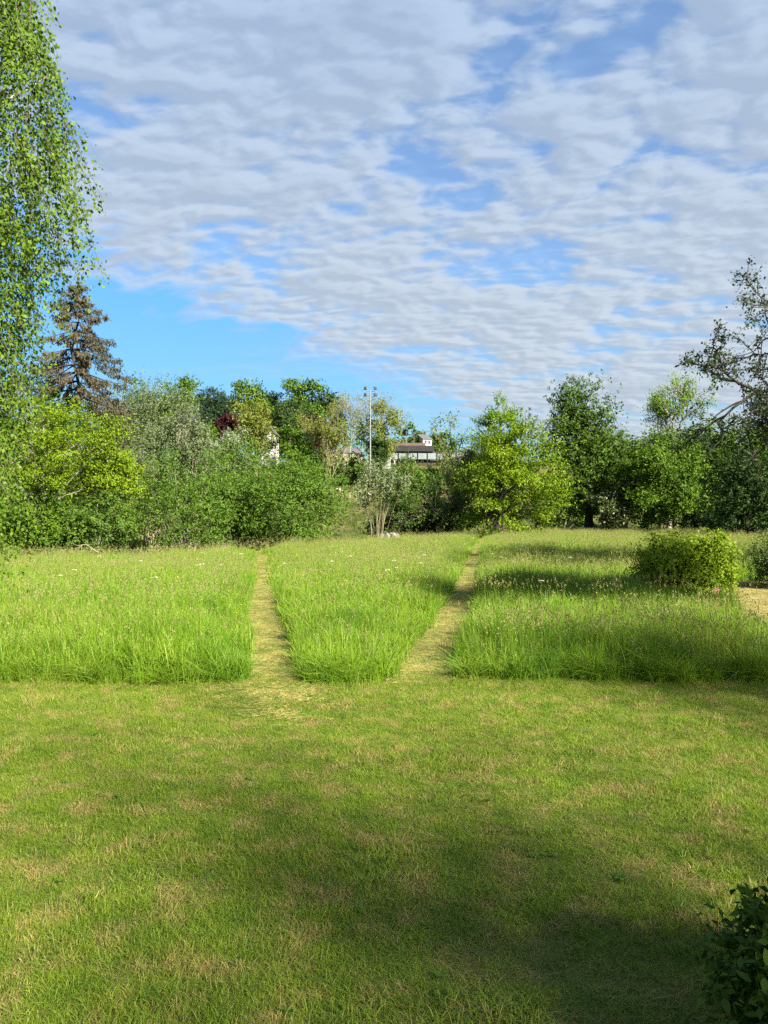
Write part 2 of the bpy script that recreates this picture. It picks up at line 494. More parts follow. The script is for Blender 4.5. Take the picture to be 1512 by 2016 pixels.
def build_meadow():
    r = np.random.default_rng(5)
    meshes = [blade_clump(100 + i, 40, 0.15, 0.45, 1.0, 0.0095, 0.20, 4, 0.6, 0.05) for i in range(4)]
    meshes += [blade_clump(120 + i, 44, 0.34, 0.45, 0.86, 0.016, 0.20, 3, 0.5, 0.10) for i in range(3)]
    meshes += [blade_clump(140 + i, 40, 0.14, 0.30, 0.80, 0.010, 0.75, 5, 0.95, 0.0) for i in range(2)]     # flopped over
    meshes += [blade_clump(160 + i, 7, 0.25, 0.75, 0.98, 0.008, 0.18, 4, 0.3, 0.9) for i in range(2)]
    P = []; R = []; S = []; I = []
    n = 2600; y = 12 + 60 * r.uniform(0, 1, n) ** 1.5; x = r.uniform(-.55, .55, n) * y; k = ok_meadow(x, y) & (wob(np.stack([x, y], 1), 71, .8) > -.2); x = x[k]; y = y[k]; n = len(x)
    P.append(np.stack([x, y, terrain(x, y)], 1)); R.append(np.stack([r.normal(0, .06, n), r.normal(0, .06, n), r.uniform(0, 6.28, n)], 1)); S.append(np.stack([np.ones(n), np.ones(n), r.uniform(.85, 1.0, n)], 1)); I.append(r.integers(9, 11, n))
    # dense tufts near, coarser further off
    for (y0, y1, dens, ids, ws) in ((11.2, 17, 34, (0, 4), 1.0), (17, 26, 22, (0, 4), 1.3), (26, 45, 9.5, (4, 7), 1.0), (45, 95, 6.5, (4, 7), 1.35)):
        x0 = -(0.53 * y1 + 2.5); x1 = -x0; n = int((x1 - x0) * (y1 - y0) * dens)
        x = r.uniform(x0, x1, n); y = r.uniform(y0, y1, n); k = ok_meadow(x, y) & (wob(np.stack([x, y], 1), 44, 3.2) > r.uniform(-1.5, -0.35, n)); x = x[k]; y = y[k]; n = len(x)
        hh = 0.82 + 0.17 * wob(np.stack([x, y], 1) * [1, .7], 3, 0.7) + 0.15 * wob(np.stack([x, y], 1), 4, 2.6) + r.normal(0, 0.08, n)
        hh *= np.where(y > 30, 0.92, 1.0)
        edge = np.minimum(np.abs(np.abs(x - path_l(y)) - HW_L), np.abs(np.abs(x - path_r(y)) - HW_R))
        hh *= np.where(y > 32, 0.45, 0.66) + np.where(y > 32, 0.55, 0.34) * np.clip(edge / np.where(y > 32, 1.4, 0.8), 0, 1)
        hh *= 0.88 + 0.12 * np.clip((y - Y_LAWN) / 0.9, 0, 1)
        P.append(np.stack([x, y, terrain(x, y)], 1))
        R.append(np.stack([r.normal(0, 0.07, n), r.normal(0, 0.07, n) + 0.04, r.uniform(0, 6.28, n)], 1))
        S.append(np.stack([np.full(n, ws), np.full(n, ws), hh], 1)); I.append(r.integers(ids[0], ids[1], n))
    # half-high tufts straying onto the lawn side
    n = 420; x = r.uniform(-8, 9, n); y = lawn_edge(x) - 0.28 * r.uniform(0, 1, n) ** 1.6 + 0.05; k = (np.abs(x - path_l(12)) > .55) & (np.abs(x - path_r(12)) > .55) & (wob(np.stack([x, y], 1), 81, 2.5) > -.2); x = x[k]; y = y[k]; n = len(x)
    P.append(np.stack([x, y, terrain(x, y)], 1)); R.append(np.stack([r.normal(0, .12, n), r.normal(0, .12, n), r.uniform(0, 6.28, n)], 1)); sc = r.uniform(.35, .6, n); S.append(np.stack([sc, sc, r.uniform(.16, .5, n)], 1)); I.append(r.integers(0, 4, n))
    # blades that flop over the cut edges
    def flop(x, y, sc):
        n = len(x)
        P.append(np.stack([x, y, terrain(x, y)], 1)); R.append(np.stack([r.normal(0, 0.2, n), r.normal(0, 0.2, n), r.uniform(0, 6.28, n)], 1))
        S.append(np.stack([sc, sc, sc * r.uniform(0.6, 1.0, n)], 1)); I.append(r.integers(7, 9, n))
    x = r.uniform(-9, 9, 620); x = x + 0.5 * np.sin(5 * x); y = lawn_edge(x) + np.abs(r.normal(0, 0.18, 620)) - 0.07
    k = (np.abs(x - path_l(12)) > 0.5) & (np.abs(x - path_r(12)) > 0.5); flop(x[k], y[k], r.uniform(0.55, 1.0, k.sum()))
    for pf, hw in ((path_l, HW_L), (path_r, HW_R)):
        y = 12 + 14 * r.uniform(0, 1, 260) ** 1.5; s = r.choice([-1, 1], 260); flop(pf(y) + s * (hw + 0.10 + np.abs(r.normal(0, .07, 260))), y, r.uniform(0.35, 0.6, 260))
    n = 26; flop(-2.9 + r.normal(0, .22, n), 11.95 + r.normal(0, .16, n), r.uniform(0.7, 1.0, n))
    n = 18; flop(-0.9 + r.normal(0, .25, n), 11.95 + r.normal(0, .1, n), r.uniform(0.7, 1.0, n))
    n = 14; flop(HOLLOW[0] + r.normal(0, .3, n), HOLLOW[1] - .6 + r.normal(0, .12, n), r.uniform(0.7, 1.0, n))
    mat = grass_mat('meadow_grass', (0.080, 0.178, 0.009), (0.172, 0.275, 0.016), (0.220, 0.225, 0.042), (0.21, 0.20, 0.075), 0.52, 0.85, 0.55, 0.33, 0.25)
    scatter('meadow_grass', np.concatenate(P), np.concatenate(R), np.concatenate(S), np.concatenate(I), meshes, mat,
            'tall uncut green meadow grass with brownish seed heads on both sides of the paths', 'grass')


def build_lawn_grass():
    r = np.random.default_rng(6)
    meshes = [blade_clump(200 + i, 120, 0.13, 0.020, 0.062, 0.0036, 0.9, 3, 0.9) for i in range(4)]
    meshes += [blade_clump(220 + i, 60, 0.10, 0.035, 0.10, 0.0050, 0.8, 3, 0.9) for i in range(2)]
    n = 16000; q = np.arange(n); u1 = (q * 0.7548776662) % 1.0; u2 = (q * 0.5698402910) % 1.0      # even cover without bare spots
    y = 1.6 + 10.9 * (0.75 * np.sqrt(u1) + 0.25 * u1) + r.normal(0, .03, n); x = (2 * u2 - 1) * (0.53 * y + 1.3) + r.normal(0, .03, n)
    k = y < lawn_edge(x) + 0.35; x = x[k]; y = y[k]; n = len(x)
    i = r.integers(0, 4, n); t = (wob(np.stack([x, y], 1), 77, 3.0) + r.normal(0, .35, n)) > 0.85; i[t] = r.integers(4, 6, t.sum())
    h = 0.95 + 0.45 * wob(np.stack([x, y], 1), 9, 2.2) + r.normal(0, 0.12, n); h = np.clip(h, 0.45, 1.8)
    P = np.stack([x, y, np.full(n, 0.004)], 1)
    R = np.stack([r.normal(0, 0.10, n), r.normal(0, 0.10, n), r.uniform(0, 6.28, n)], 1)
    S = np.stack([np.full(n, 1.0), np.full(n, 1.0), h], 1)
    mat = grass_mat('lawn_grass', (0.082, 0.156, 0.010), (0.180, 0.250, 0.019), (0.31, 0.245, 0.088), (0.2, 0.2, 0.05), 0.48, 0.73, 3.0, 0.30, 2.6)
    scatter('lawn_grass', P, R, S, i, meshes, mat, 'short mown lawn grass with straw coloured patches in the foreground', 'grass')


def build_path_grass():
    r = np.random.default_rng(7)
    meshes = [blade_clump(300 + i, 60, 0.16, 0.03, 0.14, 0.006, 0.5, 3, 0.5, 0.0, 0.92) for i in range(3)]
    meshes += [blade_clump(320 + i, 60, 0.15, 0.015, 0.05, 0.005, 0.9, 3, 0.9) for i in range(3)]
    P = []
    for pf, hw, y1, n in ((path_l, HW_L, 52, 1500), (path_r, HW_R, 76, 2000)):
        y = 11.7 + (y1 - 11.7) * r.uniform(0, 1, n) ** 1.6; P.append(np.stack([pf(y) + r.uniform(-1, 1, n) * (hw + .05), y], 1))
    n = 3200; q = np.stack([r.uniform(7, 18, n), r.uniform(14, 29, n)], 1); q = q[in_poly(q[:, 0], q[:, 1], PATCH) & (np.hypot(q[:, 0] - BUSH_C[0], q[:, 1] - BUSH_C[1]) > .9)]; P.append(q)
    # clippings left where the mower turned onto the paths
    n = 420; q = np.stack([r.normal(-1.55, 0.42, n), r.normal(11.5, 0.9, n)], 1); P.append(q[(q[:, 1] < 12.3) & (q[:, 1] > 8)])
    P = np.concatenate(P); n = len(P); z = terrain(P[:, 0], P[:, 1]) + np.where(P[:, 1] > 11.7, 0.012, 0.02)
    R = np.stack([r.normal(0, .05, n), r.normal(0, .05, n), r.uniform(0, 6.28, n)], 1)
    s = r.uniform(0.8, 1.2, n) * np.where(P[:, 1] > 30, 1.4, 1.0); S = np.stack([s, s, r.uniform(.7, 1.4, n)], 1)
    mat = grass_mat('clippings', (0.13, 0.17, 0.032), (0.21, 0.225, 0.055), (0.36, 0.305, 0.10), (0.3, 0.25, .1), 0.40, 0.65, 1.5, 0.25, 1.3)
    scatter('grass_clippings', np.concatenate([P, z[:, None]], 1), R, S, r.choice(6, n, p=[.24, .24, .24, .1, .09, .09]).astype(np.int32), meshes, mat,
            'dry straw coloured clippings lying on the two mown paths', 'grass')


build_meadow(); build_lawn_grass(); build_path_grass()

# ------------------------------------------------------------------ trees and shrubs
LEAF = {
    'fresh': ((0.070, 0.150, 0.010), (0.150, 0.250, 0.015)),
    'yellow': ((0.084, 0.152, 0.006), (0.178, 0.250, 0.010)),
    'green': ((0.042, 0.092, 0.008), (0.102, 0.172, 0.012)),
    'mid': ((0.045, 0.092, 0.012), (0.100, 0.165, 0.022)),
    'hazel': ((0.044, 0.098, 0.010), (0.104, 0.176, 0.019)),
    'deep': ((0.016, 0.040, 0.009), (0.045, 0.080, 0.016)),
    'grey': ((0.082, 0.112, 0.052), (0.160, 0.196, 0.098)),
    'silver': ((0.110, 0.145, 0.080), (0.210, 0.245, 0.160)),
    'olive': ((0.085, 0.110, 0.018), (0.170, 0.195, 0.035)),
    'conifer': ((0.012, 0.030, 0.012), (0.030, 0.058, 0.022)),
    'copper': ((0.022, 0.007, 0.010), (0.070, 0.018, 0.022)),
    'dying': ((0.040, 0.046, 0.024), (0.105, 0.082, 0.046)),
    'lime': ((0.032, 0.070, 0.007), (0.082, 0.140, 0.010)),
    'birch': ((0.048, 0.104, 0.009), (0.118, 0.188, 0.017)),
    'apple': ((0.022, 0.038, 0.014), (0.060, 0.080, 0.032)),
    'laurel': ((0.030, 0.066, 0.009), (0.075, 0.125, 0.014)),
    'blossom': ((0.055, 0.085, 0.025), (0.110, 0.135, 0.045)),
}


def lm(k):
    a, b = LEAF[k]
    cc = (0.62, 0.60, 0.50) if k == 'blossom' else None
    return leaf_mat('leaf_' + k, a, b, cc, trans=0.15 if k in ('conifer', 'copper', 'laurel', 'dying') else 0.28)


def shoot_leaves(rng, O, D, Ls, per, LL, spread, droop, upn, fat=0.6, btint=None, axis_rand=0.9, bn=None):
    n = len(O); i = np.repeat(np.arange(n), per); m = len(i)
    t = rng.uniform(0.05, 1, m)
    P = O[i] + D[i] * (Ls[i] * t)[:, None] + rng.normal(size=(m, 3)) * spread
    P[:, 2] -= droop * Ls[i] * t * t
    A = unit(D[i] * 0.6 + rand_unit(rng, m) * axis_rand + np.array([0, 0, -0.25 - droop * 0.5]))
    N = rand_unit(rng, m) * 0.75 + np.array([0, 0, upn])
    if bn is not None: N = N + bn[i] * 0.9
    N = unit(N)
    l = LL * rng.uniform(0.65, 1.3, m)
    Q = leaf_quads(rng, P, A, N, l, l * fat)
    ti = np.clip(rng.normal(0.45, 0.2, m) + (btint[i] if btint is not None else 0), 0, 0.89)
    return Q, ti


def crown_points(rng, lobes, n_bough, per_bough, bsize, depth=0.5, zmin=None, gap=0.0, gfreq=0.5, seed=1, flat=1.0, bumps=1.0):
    w = np.array([l[3] * l[4] + l[3] * l[5] + l[4] * l[5] for l in lobes]); w = w / w.sum()
    k = rng.choice(len(lobes), n_bough, p=w); lo = np.array(lobes, float)[k]
    d = rand_unit(rng, n_bough); rad = 1 - depth * rng.uniform(0, 1, n_bough) ** 1.7
    rad *= 1 + bumps * (0.12 * wob(d * 1.0, seed, 2.4) + 0.13 * wob(d, seed + 5, 6.5))
    B = lo[:, :3] + d * lo[:, 3:6] * rad[:, None]
    out = unit(d * np.array([1, 1, 0.8]))
    ok = np.ones(n_bough, bool)
    if zmin is not None: ok &= B[:, 2] > zmin
    if gap: ok &= wob(B, seed + 9, gfreq) > -1.5 + gap * 1.5
    B = B[ok]; out = out[ok]
    i = np.repeat(np.arange(len(B)), per_bough)
    O = B[i] + rng.normal(size=(len(i), 3)) * bsize * np.array([1, 1, flat])
    return B, out, i, O


def limbs(rng, tb, base_h, trunk_top, B, r0, n, sides=5, lean=(0, 0)):
    """curved limbs from the trunk out to some of the boughs"""
    if len(B) == 0: return
    for b in B[rng.choice(len(B), min(n, len(B)), replace=False)]:
        hz = math.hypot(b[0], b[1])
        z0 = np.clip(b[2] - hz * rng.uniform(0.5, 1.0), base_h, trunk_top * 0.97)
        f = z0 / max(trunk_top, .1)
        p0 = np.array([lean[0] * f, lean[1] * f, z0]); t = np.linspace(0, 1, 6)[:, None]
        c = p0 * 0.45 + b * 0.55 + np.array([0, 0, rng.uniform(-0.25, 0.3)]) * hz * 0.5
        pts = (1 - t) ** 2 * p0 + 2 * t * (1 - t) * c + t * t * b + rng.normal(size=(6, 3)) * 0.02 * hz * (t > 0) * (t < 1)
        r = r0 * (1 - 0.72 * f) * rng.uniform(0.28, 0.5)
        tb.add(pts, np.linspace(r, max(r * 0.12, 0.008), 6), sides)


def trunk_tube(rng, tb, h, r0, lean=(0, 0), sides=9, top=0.12):
    t = np.linspace(0, 1, 9); w = rng.normal(size=(9, 2)) * 0.012 * h * np.sin(t * 3.14)[:, None]
    pts = np.stack([lean[0] * t + w[:, 0], lean[1] * t + w[:, 1], -0.3 + t * (h + 0.3)], 1)
    rad = r0 * (1 - (1 - top) * t); rad[0] *= 1.55; rad[1] *= 1.08
    tb.add(pts, rad, sides)


STYLE = {   # out, up, rand, shoot length factor, droop, up-normal, fat, depth, bough flatten
    'round':  dict(wo=0.9, wu=0.25, wr=0.8, sl=1.0, droop=0.1, upn=0.55, fat=0.66, depth=0.42, flat=0.8),
    'spray':  dict(wo=1.5, wu=-0.02, wr=0.35, sl=2.4, droop=-0.05, upn=2.2, fat=0.55, depth=0.7, flat=0.35),
    'upright': dict(wo=0.5, wu=1.2, wr=0.45, sl=1.7, droop=0.0, upn=0.4, fat=0.55, depth=0.4, flat=1.0),
    'weep':   dict(wo=0.2, wu=-1.0, wr=0.3, sl=2.5, droop=0.3, upn=0.3, fat=0.6, depth=0.6, flat=1.0),
    'fir':    dict(wo=1.3, wu=0.15, wr=0.4, sl=1.6, droop=0.25, upn=1.0, fat=0.35, depth=0.6, flat=0.5),
}


def broadleaf(name, label, cat, px, d, top, width, low, leaf, style='round', cover=4.0, bark=None, gap=0.0, lobes=None, seed=1,
              trunk_px=None, group=None, stems=0, trunk_r=None, shape=1.0, y=None, bumps=1.0, n_limb=26, part='crown', leafscale=1.0, depthy=None):
    """a tree or shrub set by its bearing (picture column px), its distance d, its top and lowest foliage rows; real metres inside"""
    rng = np.random.default_rng(seed)
    x = px_x(px, d); bx = px_x(trunk_px, d) if trunk_px else x
    z0 = gz(bx, d); zt = (px_z(top, d) - z0) * 1.055; zl = max(px_z(low, d) - z0, 0.05); W = width / 1515.0 * d
    ox = x - bx
    st = STYLE[style]
    if lobes is None:
        hc = zt - zl
        base = [(0, 0, .48, .46, .48), (-.17, .1, .38, .34, .36), (.2, -.08, .36, .33, .34), (.0, -.04, .74, .33, .27), (-.17, .02, .64, .27, .29), (.17, -.02, .62, .27, .29), (-.05, -.2, .32, .34, .3)]
        if shape < 0.5: base = [(0, 0, .46, .5, .54), (-.22, .05, .30, .30, .34), (.22, -.05, .32, .30, .34), (0, -.15, .3, .4, .34)]
        lobes = []
        for (a, b, c, rr, rz) in base:
            j = rng.normal(0, 0.035, 3)
            lobes.append((ox + (a + j[0]) * W, (b + j[1]) * W, zl + (c + j[2]) * hc, rr * W, rr * W * (depthy or 0.9), rz * hc))
    else:
        hc = zt - zl
        lobes = [(ox + a * W, b * W, zl + c * hc, rx * W, rx * W, rz * hc) for (a, b, c, rx, rz) in lobes]
    LL = max(0.055, 0.0029 * d) * leafscale; cover = cover * 1.75
    area = 0.8 * W * hc; N = int(cover * area / (0.33 * LL * LL)); N = max(600, min(N, 36000))
    per_shoot = 8 if style != 'spray' else 10
    n_shoot = N // per_shoot; per_bough = 26; n_bough = max(20, n_shoot // per_bough)
    bs = 0.078 * math.sqrt(W * hc) * (0.9 if style != 'spray' else 0.8)
    B, out, i, O = crown_points(rng, lobes, n_bough, per_bough, bs, st['depth'], max(0.05, zl * 0.85), gap, 6.0 / max(W, .5), seed + 31, st['flat'], bumps)
    bt = (rng.normal(0, 0.16, len(B)))[i]
    D = unit(out[i] * st['wo'] + np.array([0, 0, st['wu']]) + rand_unit(rng, len(i)) * st['wr'])
    Ls = np.full(len(O), st['sl'] * LL * 2.2) * rng.uniform(0.6, 1.4, len(O))
    Q, ti = shoot_leaves(rng, O, D, Ls, per_shoot, LL, LL * 0.45 * st['flat'], st['droop'], st['upn'], st['fat'], bt, bn=unit(out[i] * .5 + unit(O - B[i]) * 1.0))
    if leaf == 'blossom': ti = np.where(rng.uniform(size=len(ti)) < 0.07, 1.0, ti)
    root = empty(name, (bx, d, z0), label, cat, group)
    tb = Tubes(5); r0 = trunk_r or 0.028 * zt
    if stems:
        for s in range(stems):
            b = B[rng.integers(len(B))]; t = np.linspace(0, 1, 7)[:, None]
            p0 = np.array([ox * .5 + rng.normal() * 0.10 * W * .5, rng.normal() * 0.06 * W, -0.1])
            c = p0 * .6 + b * .4 + np.array([0, 0, 0.3 * b[2]])
            tb.add((1 - t) ** 2 * p0 + 2 * t * (1 - t) * c + t * t * b, np.linspace(r0 * rng.uniform(.3, .7), 0.012, 7))
        link('stems', tb.mesh('stems'), bark or BARK, root)
    else:
        trunk_tube(rng, tb, zl + (zt - zl) * 0.8, r0, (ox, 0))
        limbs(rng, tb, max(zl * 0.8, .3), zl + hc * 0.8, B, r0, n_limb, lean=(ox, 0))
        link('trunk', tb.mesh('trunk'), bark or BARK, root)
    link(part, quads_mesh(part, Q, ti), lm(leaf), root, kind='stuff')
    return root


def grow(rng, p, d, L, r, lev, out, tips, wander=0.35, up=0.15, nk=(3, 5), shrink=0.66, ang=0.7):
    k = 6; pts = [p]; q = p.copy(); dd = d.copy()
    for s in range(k - 1):
        dd = unit(dd + rng.normal(size=3) * wander * 0.45 + np.array([0, 0, up * 0.25])); q = q + dd * L / (k - 1); pts.append(q.copy())
    pts = np.array(pts); out.append((pts, np.linspace(r, r * 0.55 if lev else max(r * .25, .004), k)))
    if lev == 0:
        tips.append(pts); return
    for j in range(rng.integers(nk[0], nk[1] + 1)):
        t = rng.uniform(0.3, 1.0) if j else 1.0; f = t * (k - 1); a = int(min(f, k - 2)); b = pts[a] + (pts[a + 1] - pts[a]) * (f - a)
        nd = unit(unit(pts[a + 1] - pts[a]) + rand_unit(rng, 1)[0] * ang)
        grow(rng, b, nd, L * shrink * rng.uniform(0.75, 1.2), r * (0.62 if j else 0.6), lev - 1, out, tips, wander, up, nk, shrink, ang)


def branching(name, label, cat, px, d, top, leaf, seed, lev=4, dens=10, LL=None, bark=None, up=0.3, wander=0.35, starts=None, spread=0.12, group=None,
              trunk_h=None, L0=None, ang=0.7, r0=None, shrink=0.66, fat=0.55, nk=(3, 4), loc=None, part='crown', keep=1.0):
    """an open tree whose branches show: recursive limbs, leaves along the last twigs"""
    rng = np.random.default_rng(seed)
    x, y = loc if loc else (px_x(px, d), d)
    z0 = gz(x, y); zt = px_z(top, d) - z0
    out = []; tips = []
    th = trunk_h if trunk_h is not None else zt * 0.3
    r0 = r0 or 0.02 * zt
    if th > 0.2: out.append((np.array([[0, 0, -.2], [0.02 * zt * rng.normal(), 0, th * .5], [0, 0, th]]), np.array([r0 * 1.5, r0 * 1.05, r0])))
    for s in (starts or [(0, 0, 1), (.5, .2, .9), (-.5, -.1, .9), (.1, -.5, .9), (-.1, .5, 1)]):
        grow(rng, np.array([0, 0, max(th, 0.0)]), unit(np.array(s, float)), (L0 or zt * 0.28) * rng.uniform(.85, 1.15), r0 * .8, lev - 1, out, tips, wander, up, nk, shrink, ang)
    zmax = max(t[:, 2].max() for t in tips); sc = zt / zmax
    root = empty(name, (x, y, z0), label, cat, group)
    tb = Tubes(4)
    for p, r in out: tb.add(p * sc, r * sc, 7 if r[0] > r0 * .5 else (4 if r[0] > r0 * .12 else 3))
    link('trunk', tb.mesh('trunk'), bark or BARK, root)
    LL = LL or max(0.05, 0.0026 * d)
    if keep < 1: tips = [t for t in tips if rng.uniform() < keep]
    if dens:
        T = np.array(tips) * sc; n = len(T); i = np.repeat(np.arange(n), dens); m = len(i)
        f = rng.uniform(0.1, 1.0, m) * 5; a = np.minimum(f.astype(int), 4); w = (f - a)[:, None]
        P = T[i, a] * (1 - w) + T[i, a + 1] * w + rng.normal(size=(m, 3)) * spread
        A = unit(rand_unit(rng, m) + np.array([0, 0, -.2])); N = unit(rand_unit(rng, m) + np.array([0, 0, .6])); l = LL * rng.uniform(.6, 1.25, m)
        bt = rng.normal(0, .15, n)[i]
        link(part, quads_mesh(part, leaf_quads(rng, P, A, N, l, l * fat), np.clip(rng.normal(.45, .2, m) + bt, 0, .89)), lm(leaf), root, kind='stuff')
    return root


def leafmesh(k, wide=.27):
    r = np.random.default_rng(500 + k); V = []; n = 5; bend = r.uniform(.05, .2); fold = r.uniform(.05, .18)
    for s in range(n):
        t = s / (n - 1); w = wide * math.sin(math.pi * min(1, t * .93 + .05)) ** .8; zc = -bend * t * t
        V += [(t, -w, zc + fold * w), (t, 0, zc), (t, w, zc + fold * w)]
    Fc = []
    for s in range(n - 1):
        a = s * 3; Fc += [(a, a + 1, a + 4, a + 3), (a + 1, a + 2, a + 5, a + 4)]
    return mesh_np('leaf', V, [np.array(Fc)], np.full(len(V), [.15, .4, .6, .8][k]), smooth=True)


def place_leaf(me, root, p, A, N, s):
    Bv = unit(np.cross(N, A)); N2 = np.cross(A, Bv)
    o = bpy.data.objects.new('leaf', me); C.objects.link(o); o.parent = root
    o.matrix_local = Matrix(((A[0] * s, Bv[0] * s, N2[0] * s, p[0]), (A[1] * s, Bv[1] * s, N2[1] * s, p[1]), (A[2] * s, Bv[2] * s, N2[2] * s, p[2]), (0, 0, 0, 1)))


# ---- the big birch at the left edge
def build_birch():
    rng = np.random.default_rng(11); bx, by = -6.4, 10.0; zt = 12.0
    root = empty('birch_tree', (bx, by, 0), 'tall weeping birch with hanging leafy strands at the left edge of the lawn', 'tree')
    RZ = ([2.0, 3.2, 4.2, 5.2, 6.0, 6.6, 7.2, 8.0, 9.0, 10, 11.2, 12], [.8, 1.15, 1.32, 1.42, 1.55, 1.84, 1.98, 1.95, 1.80, 1.62, 1.0, .2])
    n = 3000; z = rng.uniform(2.9, 11.6, n); a = rng.uniform(0, 6.283, n)
    R = np.interp(z, *RZ) * (1 + .10 * np.sin(3 * a + z * .9) + .07 * np.sin(7 * a - 1.7 * z)); q = R * (1 - .85 * rng.uniform(0, 1, n) ** 1.8)
    O = np.stack([q * np.cos(a), q * np.sin(a), z], 1); out = np.stack([np.cos(a), np.sin(a), 0 * a], 1)
    keep = wob(O, 4, 1.3) > -0.8; O = O[keep]; out = out[keep]; n = len(O)
    D = unit(out * .25 + np.array([0, 0, -1.0]) + rand_unit(rng, n) * .28); Ls = rng.uniform(.6, 1.7, n)
    bt = rng.normal(0, .15, n)
    per = 64; Q, ti = shoot_leaves(rng, O, D, Ls, per, 0.054, 0.055, 0.0, 0.1, .72, bt, 0.8)
    # many leaves hang tip down
    tb = Tubes(5); trunk_tube(rng, tb, 11.4, 0.22, (.3, 0), 10); limbs(rng, tb, 2.2, 11.0, O, .24, 60, lean=(.3, 0))
    link('trunk', tb.mesh('trunk'), BARK_BIRCH, root)
    tw = Tubes(3)
    for j in range(0, n, 2):
        t = np.linspace(0, 1, 4)[:, None]; tw.add(O[j] + D[j] * Ls[j] * t, np.linspace(.007, .0025, 4), 3)
    link('twigs', tw.mesh('twigs'), BARK, root, kind='stuff')
    link('crown', quads_mesh('crown', Q, ti), lm('birch'), root, kind='stuff')
    # the nearest hanging leaves, each one by itself
    lms = [leafmesh(k, .36) for k in range(4)]
    for m in lms: m.materials.append(lm('birch'))
    W = O + np.array([bx, by, 0]); rt = W[:, 0] / W[:, 1]; rad = np.hypot(O[:, 0], O[:, 1])
    cand = np.where((rt > -.50) & (rt < -.37) & (O[:, 2] < 9.4))[0]
    cand = cand[np.argsort(np.hypot(W[cand, 0], W[cand, 1]))][:75]
    for j in cand:
        for q in range(4):
            t = rng.uniform(.15, 1.0); p = O[j] + D[j] * Ls[j] * t + rng.normal(size=3) * .05
            place_leaf(lms[rng.integers(4)], root, p, unit(D[j] * .7 + rand_unit(rng, 1)[0] * .7), unit(rand_unit(rng, 1)[0] + np.array([0, -.5, .3])), rng.uniform(.05, .068))


build_birch()


# ---- the half-dead spruce
def build_spruce():
    rng = np.random.default_rng(21); d = 58.0; x = px_x(152, d); z0 = gz(x, d); zt = px_z(548, d) - z0
    root = empty('spruce_tree', (x, d, z0), 'tall half-dead spruce with drooping brown branches behind the birch', 'tree')
    tb = Tubes(4); trunk_tube(rng, tb, zt, .30, (0, 0), 8, .06)
    O = []; D = []; Ls = []
    z = 3.2
    while z < zt - .15:
        nb = 7 if z < zt - 1.5 else 5; full = min(4.9, .35 + .62 * (zt - z)); ph = rng.uniform(0, 6.28)
        for k in range(nb):
            if rng.uniform() < 0.10: continue
            a = ph + 6.283 * k / nb + rng.normal(0, .2); L = full * rng.uniform(.65, 1.1); dx, dy = math.cos(a), math.sin(a)
            t = np.linspace(0, 1, 8); up = .18 if z > zt - 3 else -.12
            pts = np.stack([dx * L * t, dy * L * t, z + L * (up * t - .42 * t ** 2 + .32 * t ** 4)], 1)
            tb.add(pts, np.linspace(.05 * (.4 + L / 4), .008, 8), 4)
            m = int(12 + L * 20); s = rng.uniform(.22, 1, m) ** .8; f = s * 7; i = np.minimum(f.astype(int), 6); w = (f - i)[:, None]
            p = pts[i] * (1 - w) + pts[i + 1] * w; sd = rng.choice([-1, 1], m) * rng.uniform(0, .45, m) * (1.1 - s)
            p = p + np.stack([-dy * sd, dx * sd, -.05 * np.abs(sd)], 1)
            O.append(p); D.append(unit(np.stack([dx * .35 + rng.normal(0, .2, m), dy * .35 + rng.normal(0, .2, m), np.full(m, -1.0)], 1))); Ls.append(rng.uniform(.2, .62, m) * (.6 + .4 * L / 4))
        z += rng.uniform(.50, .72) if z > 6.5 else rng.uniform(.30, .45)
    O = np.concatenate(O); D = np.concatenate(D); Ls = np.concatenate(Ls)
    bt = .35 * wob(O, 8, .5) + rng.normal(0, .12, len(O))
    Q, ti = shoot_leaves(rng, O, D, Ls, 4, .22, .035, 0, 0, .34, bt, .45)
    link('trunk', tb.mesh('trunk'), BARK_DARK, root)
    link('needles', quads_mesh('needles', Q, ti), lm('dying'), root, kind='stuff')


build_spruce()

BL = broadleaf
# ---- left side, meadow's edge
BL('maple_tree', 'spreading yellow-green maple at the left meadow edge under the hanging birch', 'tree', 85, 41, 790, 330, 985, 'yellow', 'spray', 2.1, BARK_GREY, .5, seed=31, trunk_r=.22, n_limb=60, leafscale=1.0)
BL('field_maple_tree', 'small bright yellow-green maple beside the hazel bushes on the left', 'tree', 212, 43, 872, 125, 1010, 'yellow', 'round', 3.6, BARK_GREY, .12, seed=32, n_limb=30)
BL('ivy_shrub', 'dark green leafy undergrowth at the far left end of the meadow edge', 'shrub', 40, 39.5, 960, 190, 1090, 'green', 'round', 4, seed=33, stems=10, shape=.3)
BL('bramble_shrub', 'low green tangled shrub under the small yellow-green maple', 'shrub', 190, 41.0, 975, 150, 1090, 'mid', 'round', 4, seed=34, stems=10, shape=.3, bark=BARK_GREY)
BL('understorey_tree', 'dark green tree crowded behind the spreading maple at far left', 'tree', 60, 50, 800, 290, 1060, 'lime', 'round', 3.6, seed=35)
BL('hazel_bush', 'broad rounded hazel bush left of the gap where the left path ends', 'shrub', 368, 53, 893, 235, 1075, 'hazel', 'round', 4.6, BARK_GREY, seed=36, stems=34, trunk_r=.06, bumps=.35, leafscale=.78, shape=.3, part='foliage')
BL('hazel_bush', 'big dense rounded hazel bush right of the gap where the left path ends', 'shrub', 572, 59, 886, 205, 1068, 'hazel', 'round', 5, BARK_GREY, seed=37, stems=30, trunk_r=.06, bumps=.35, leafscale=.78, shape=.3, part='foliage')
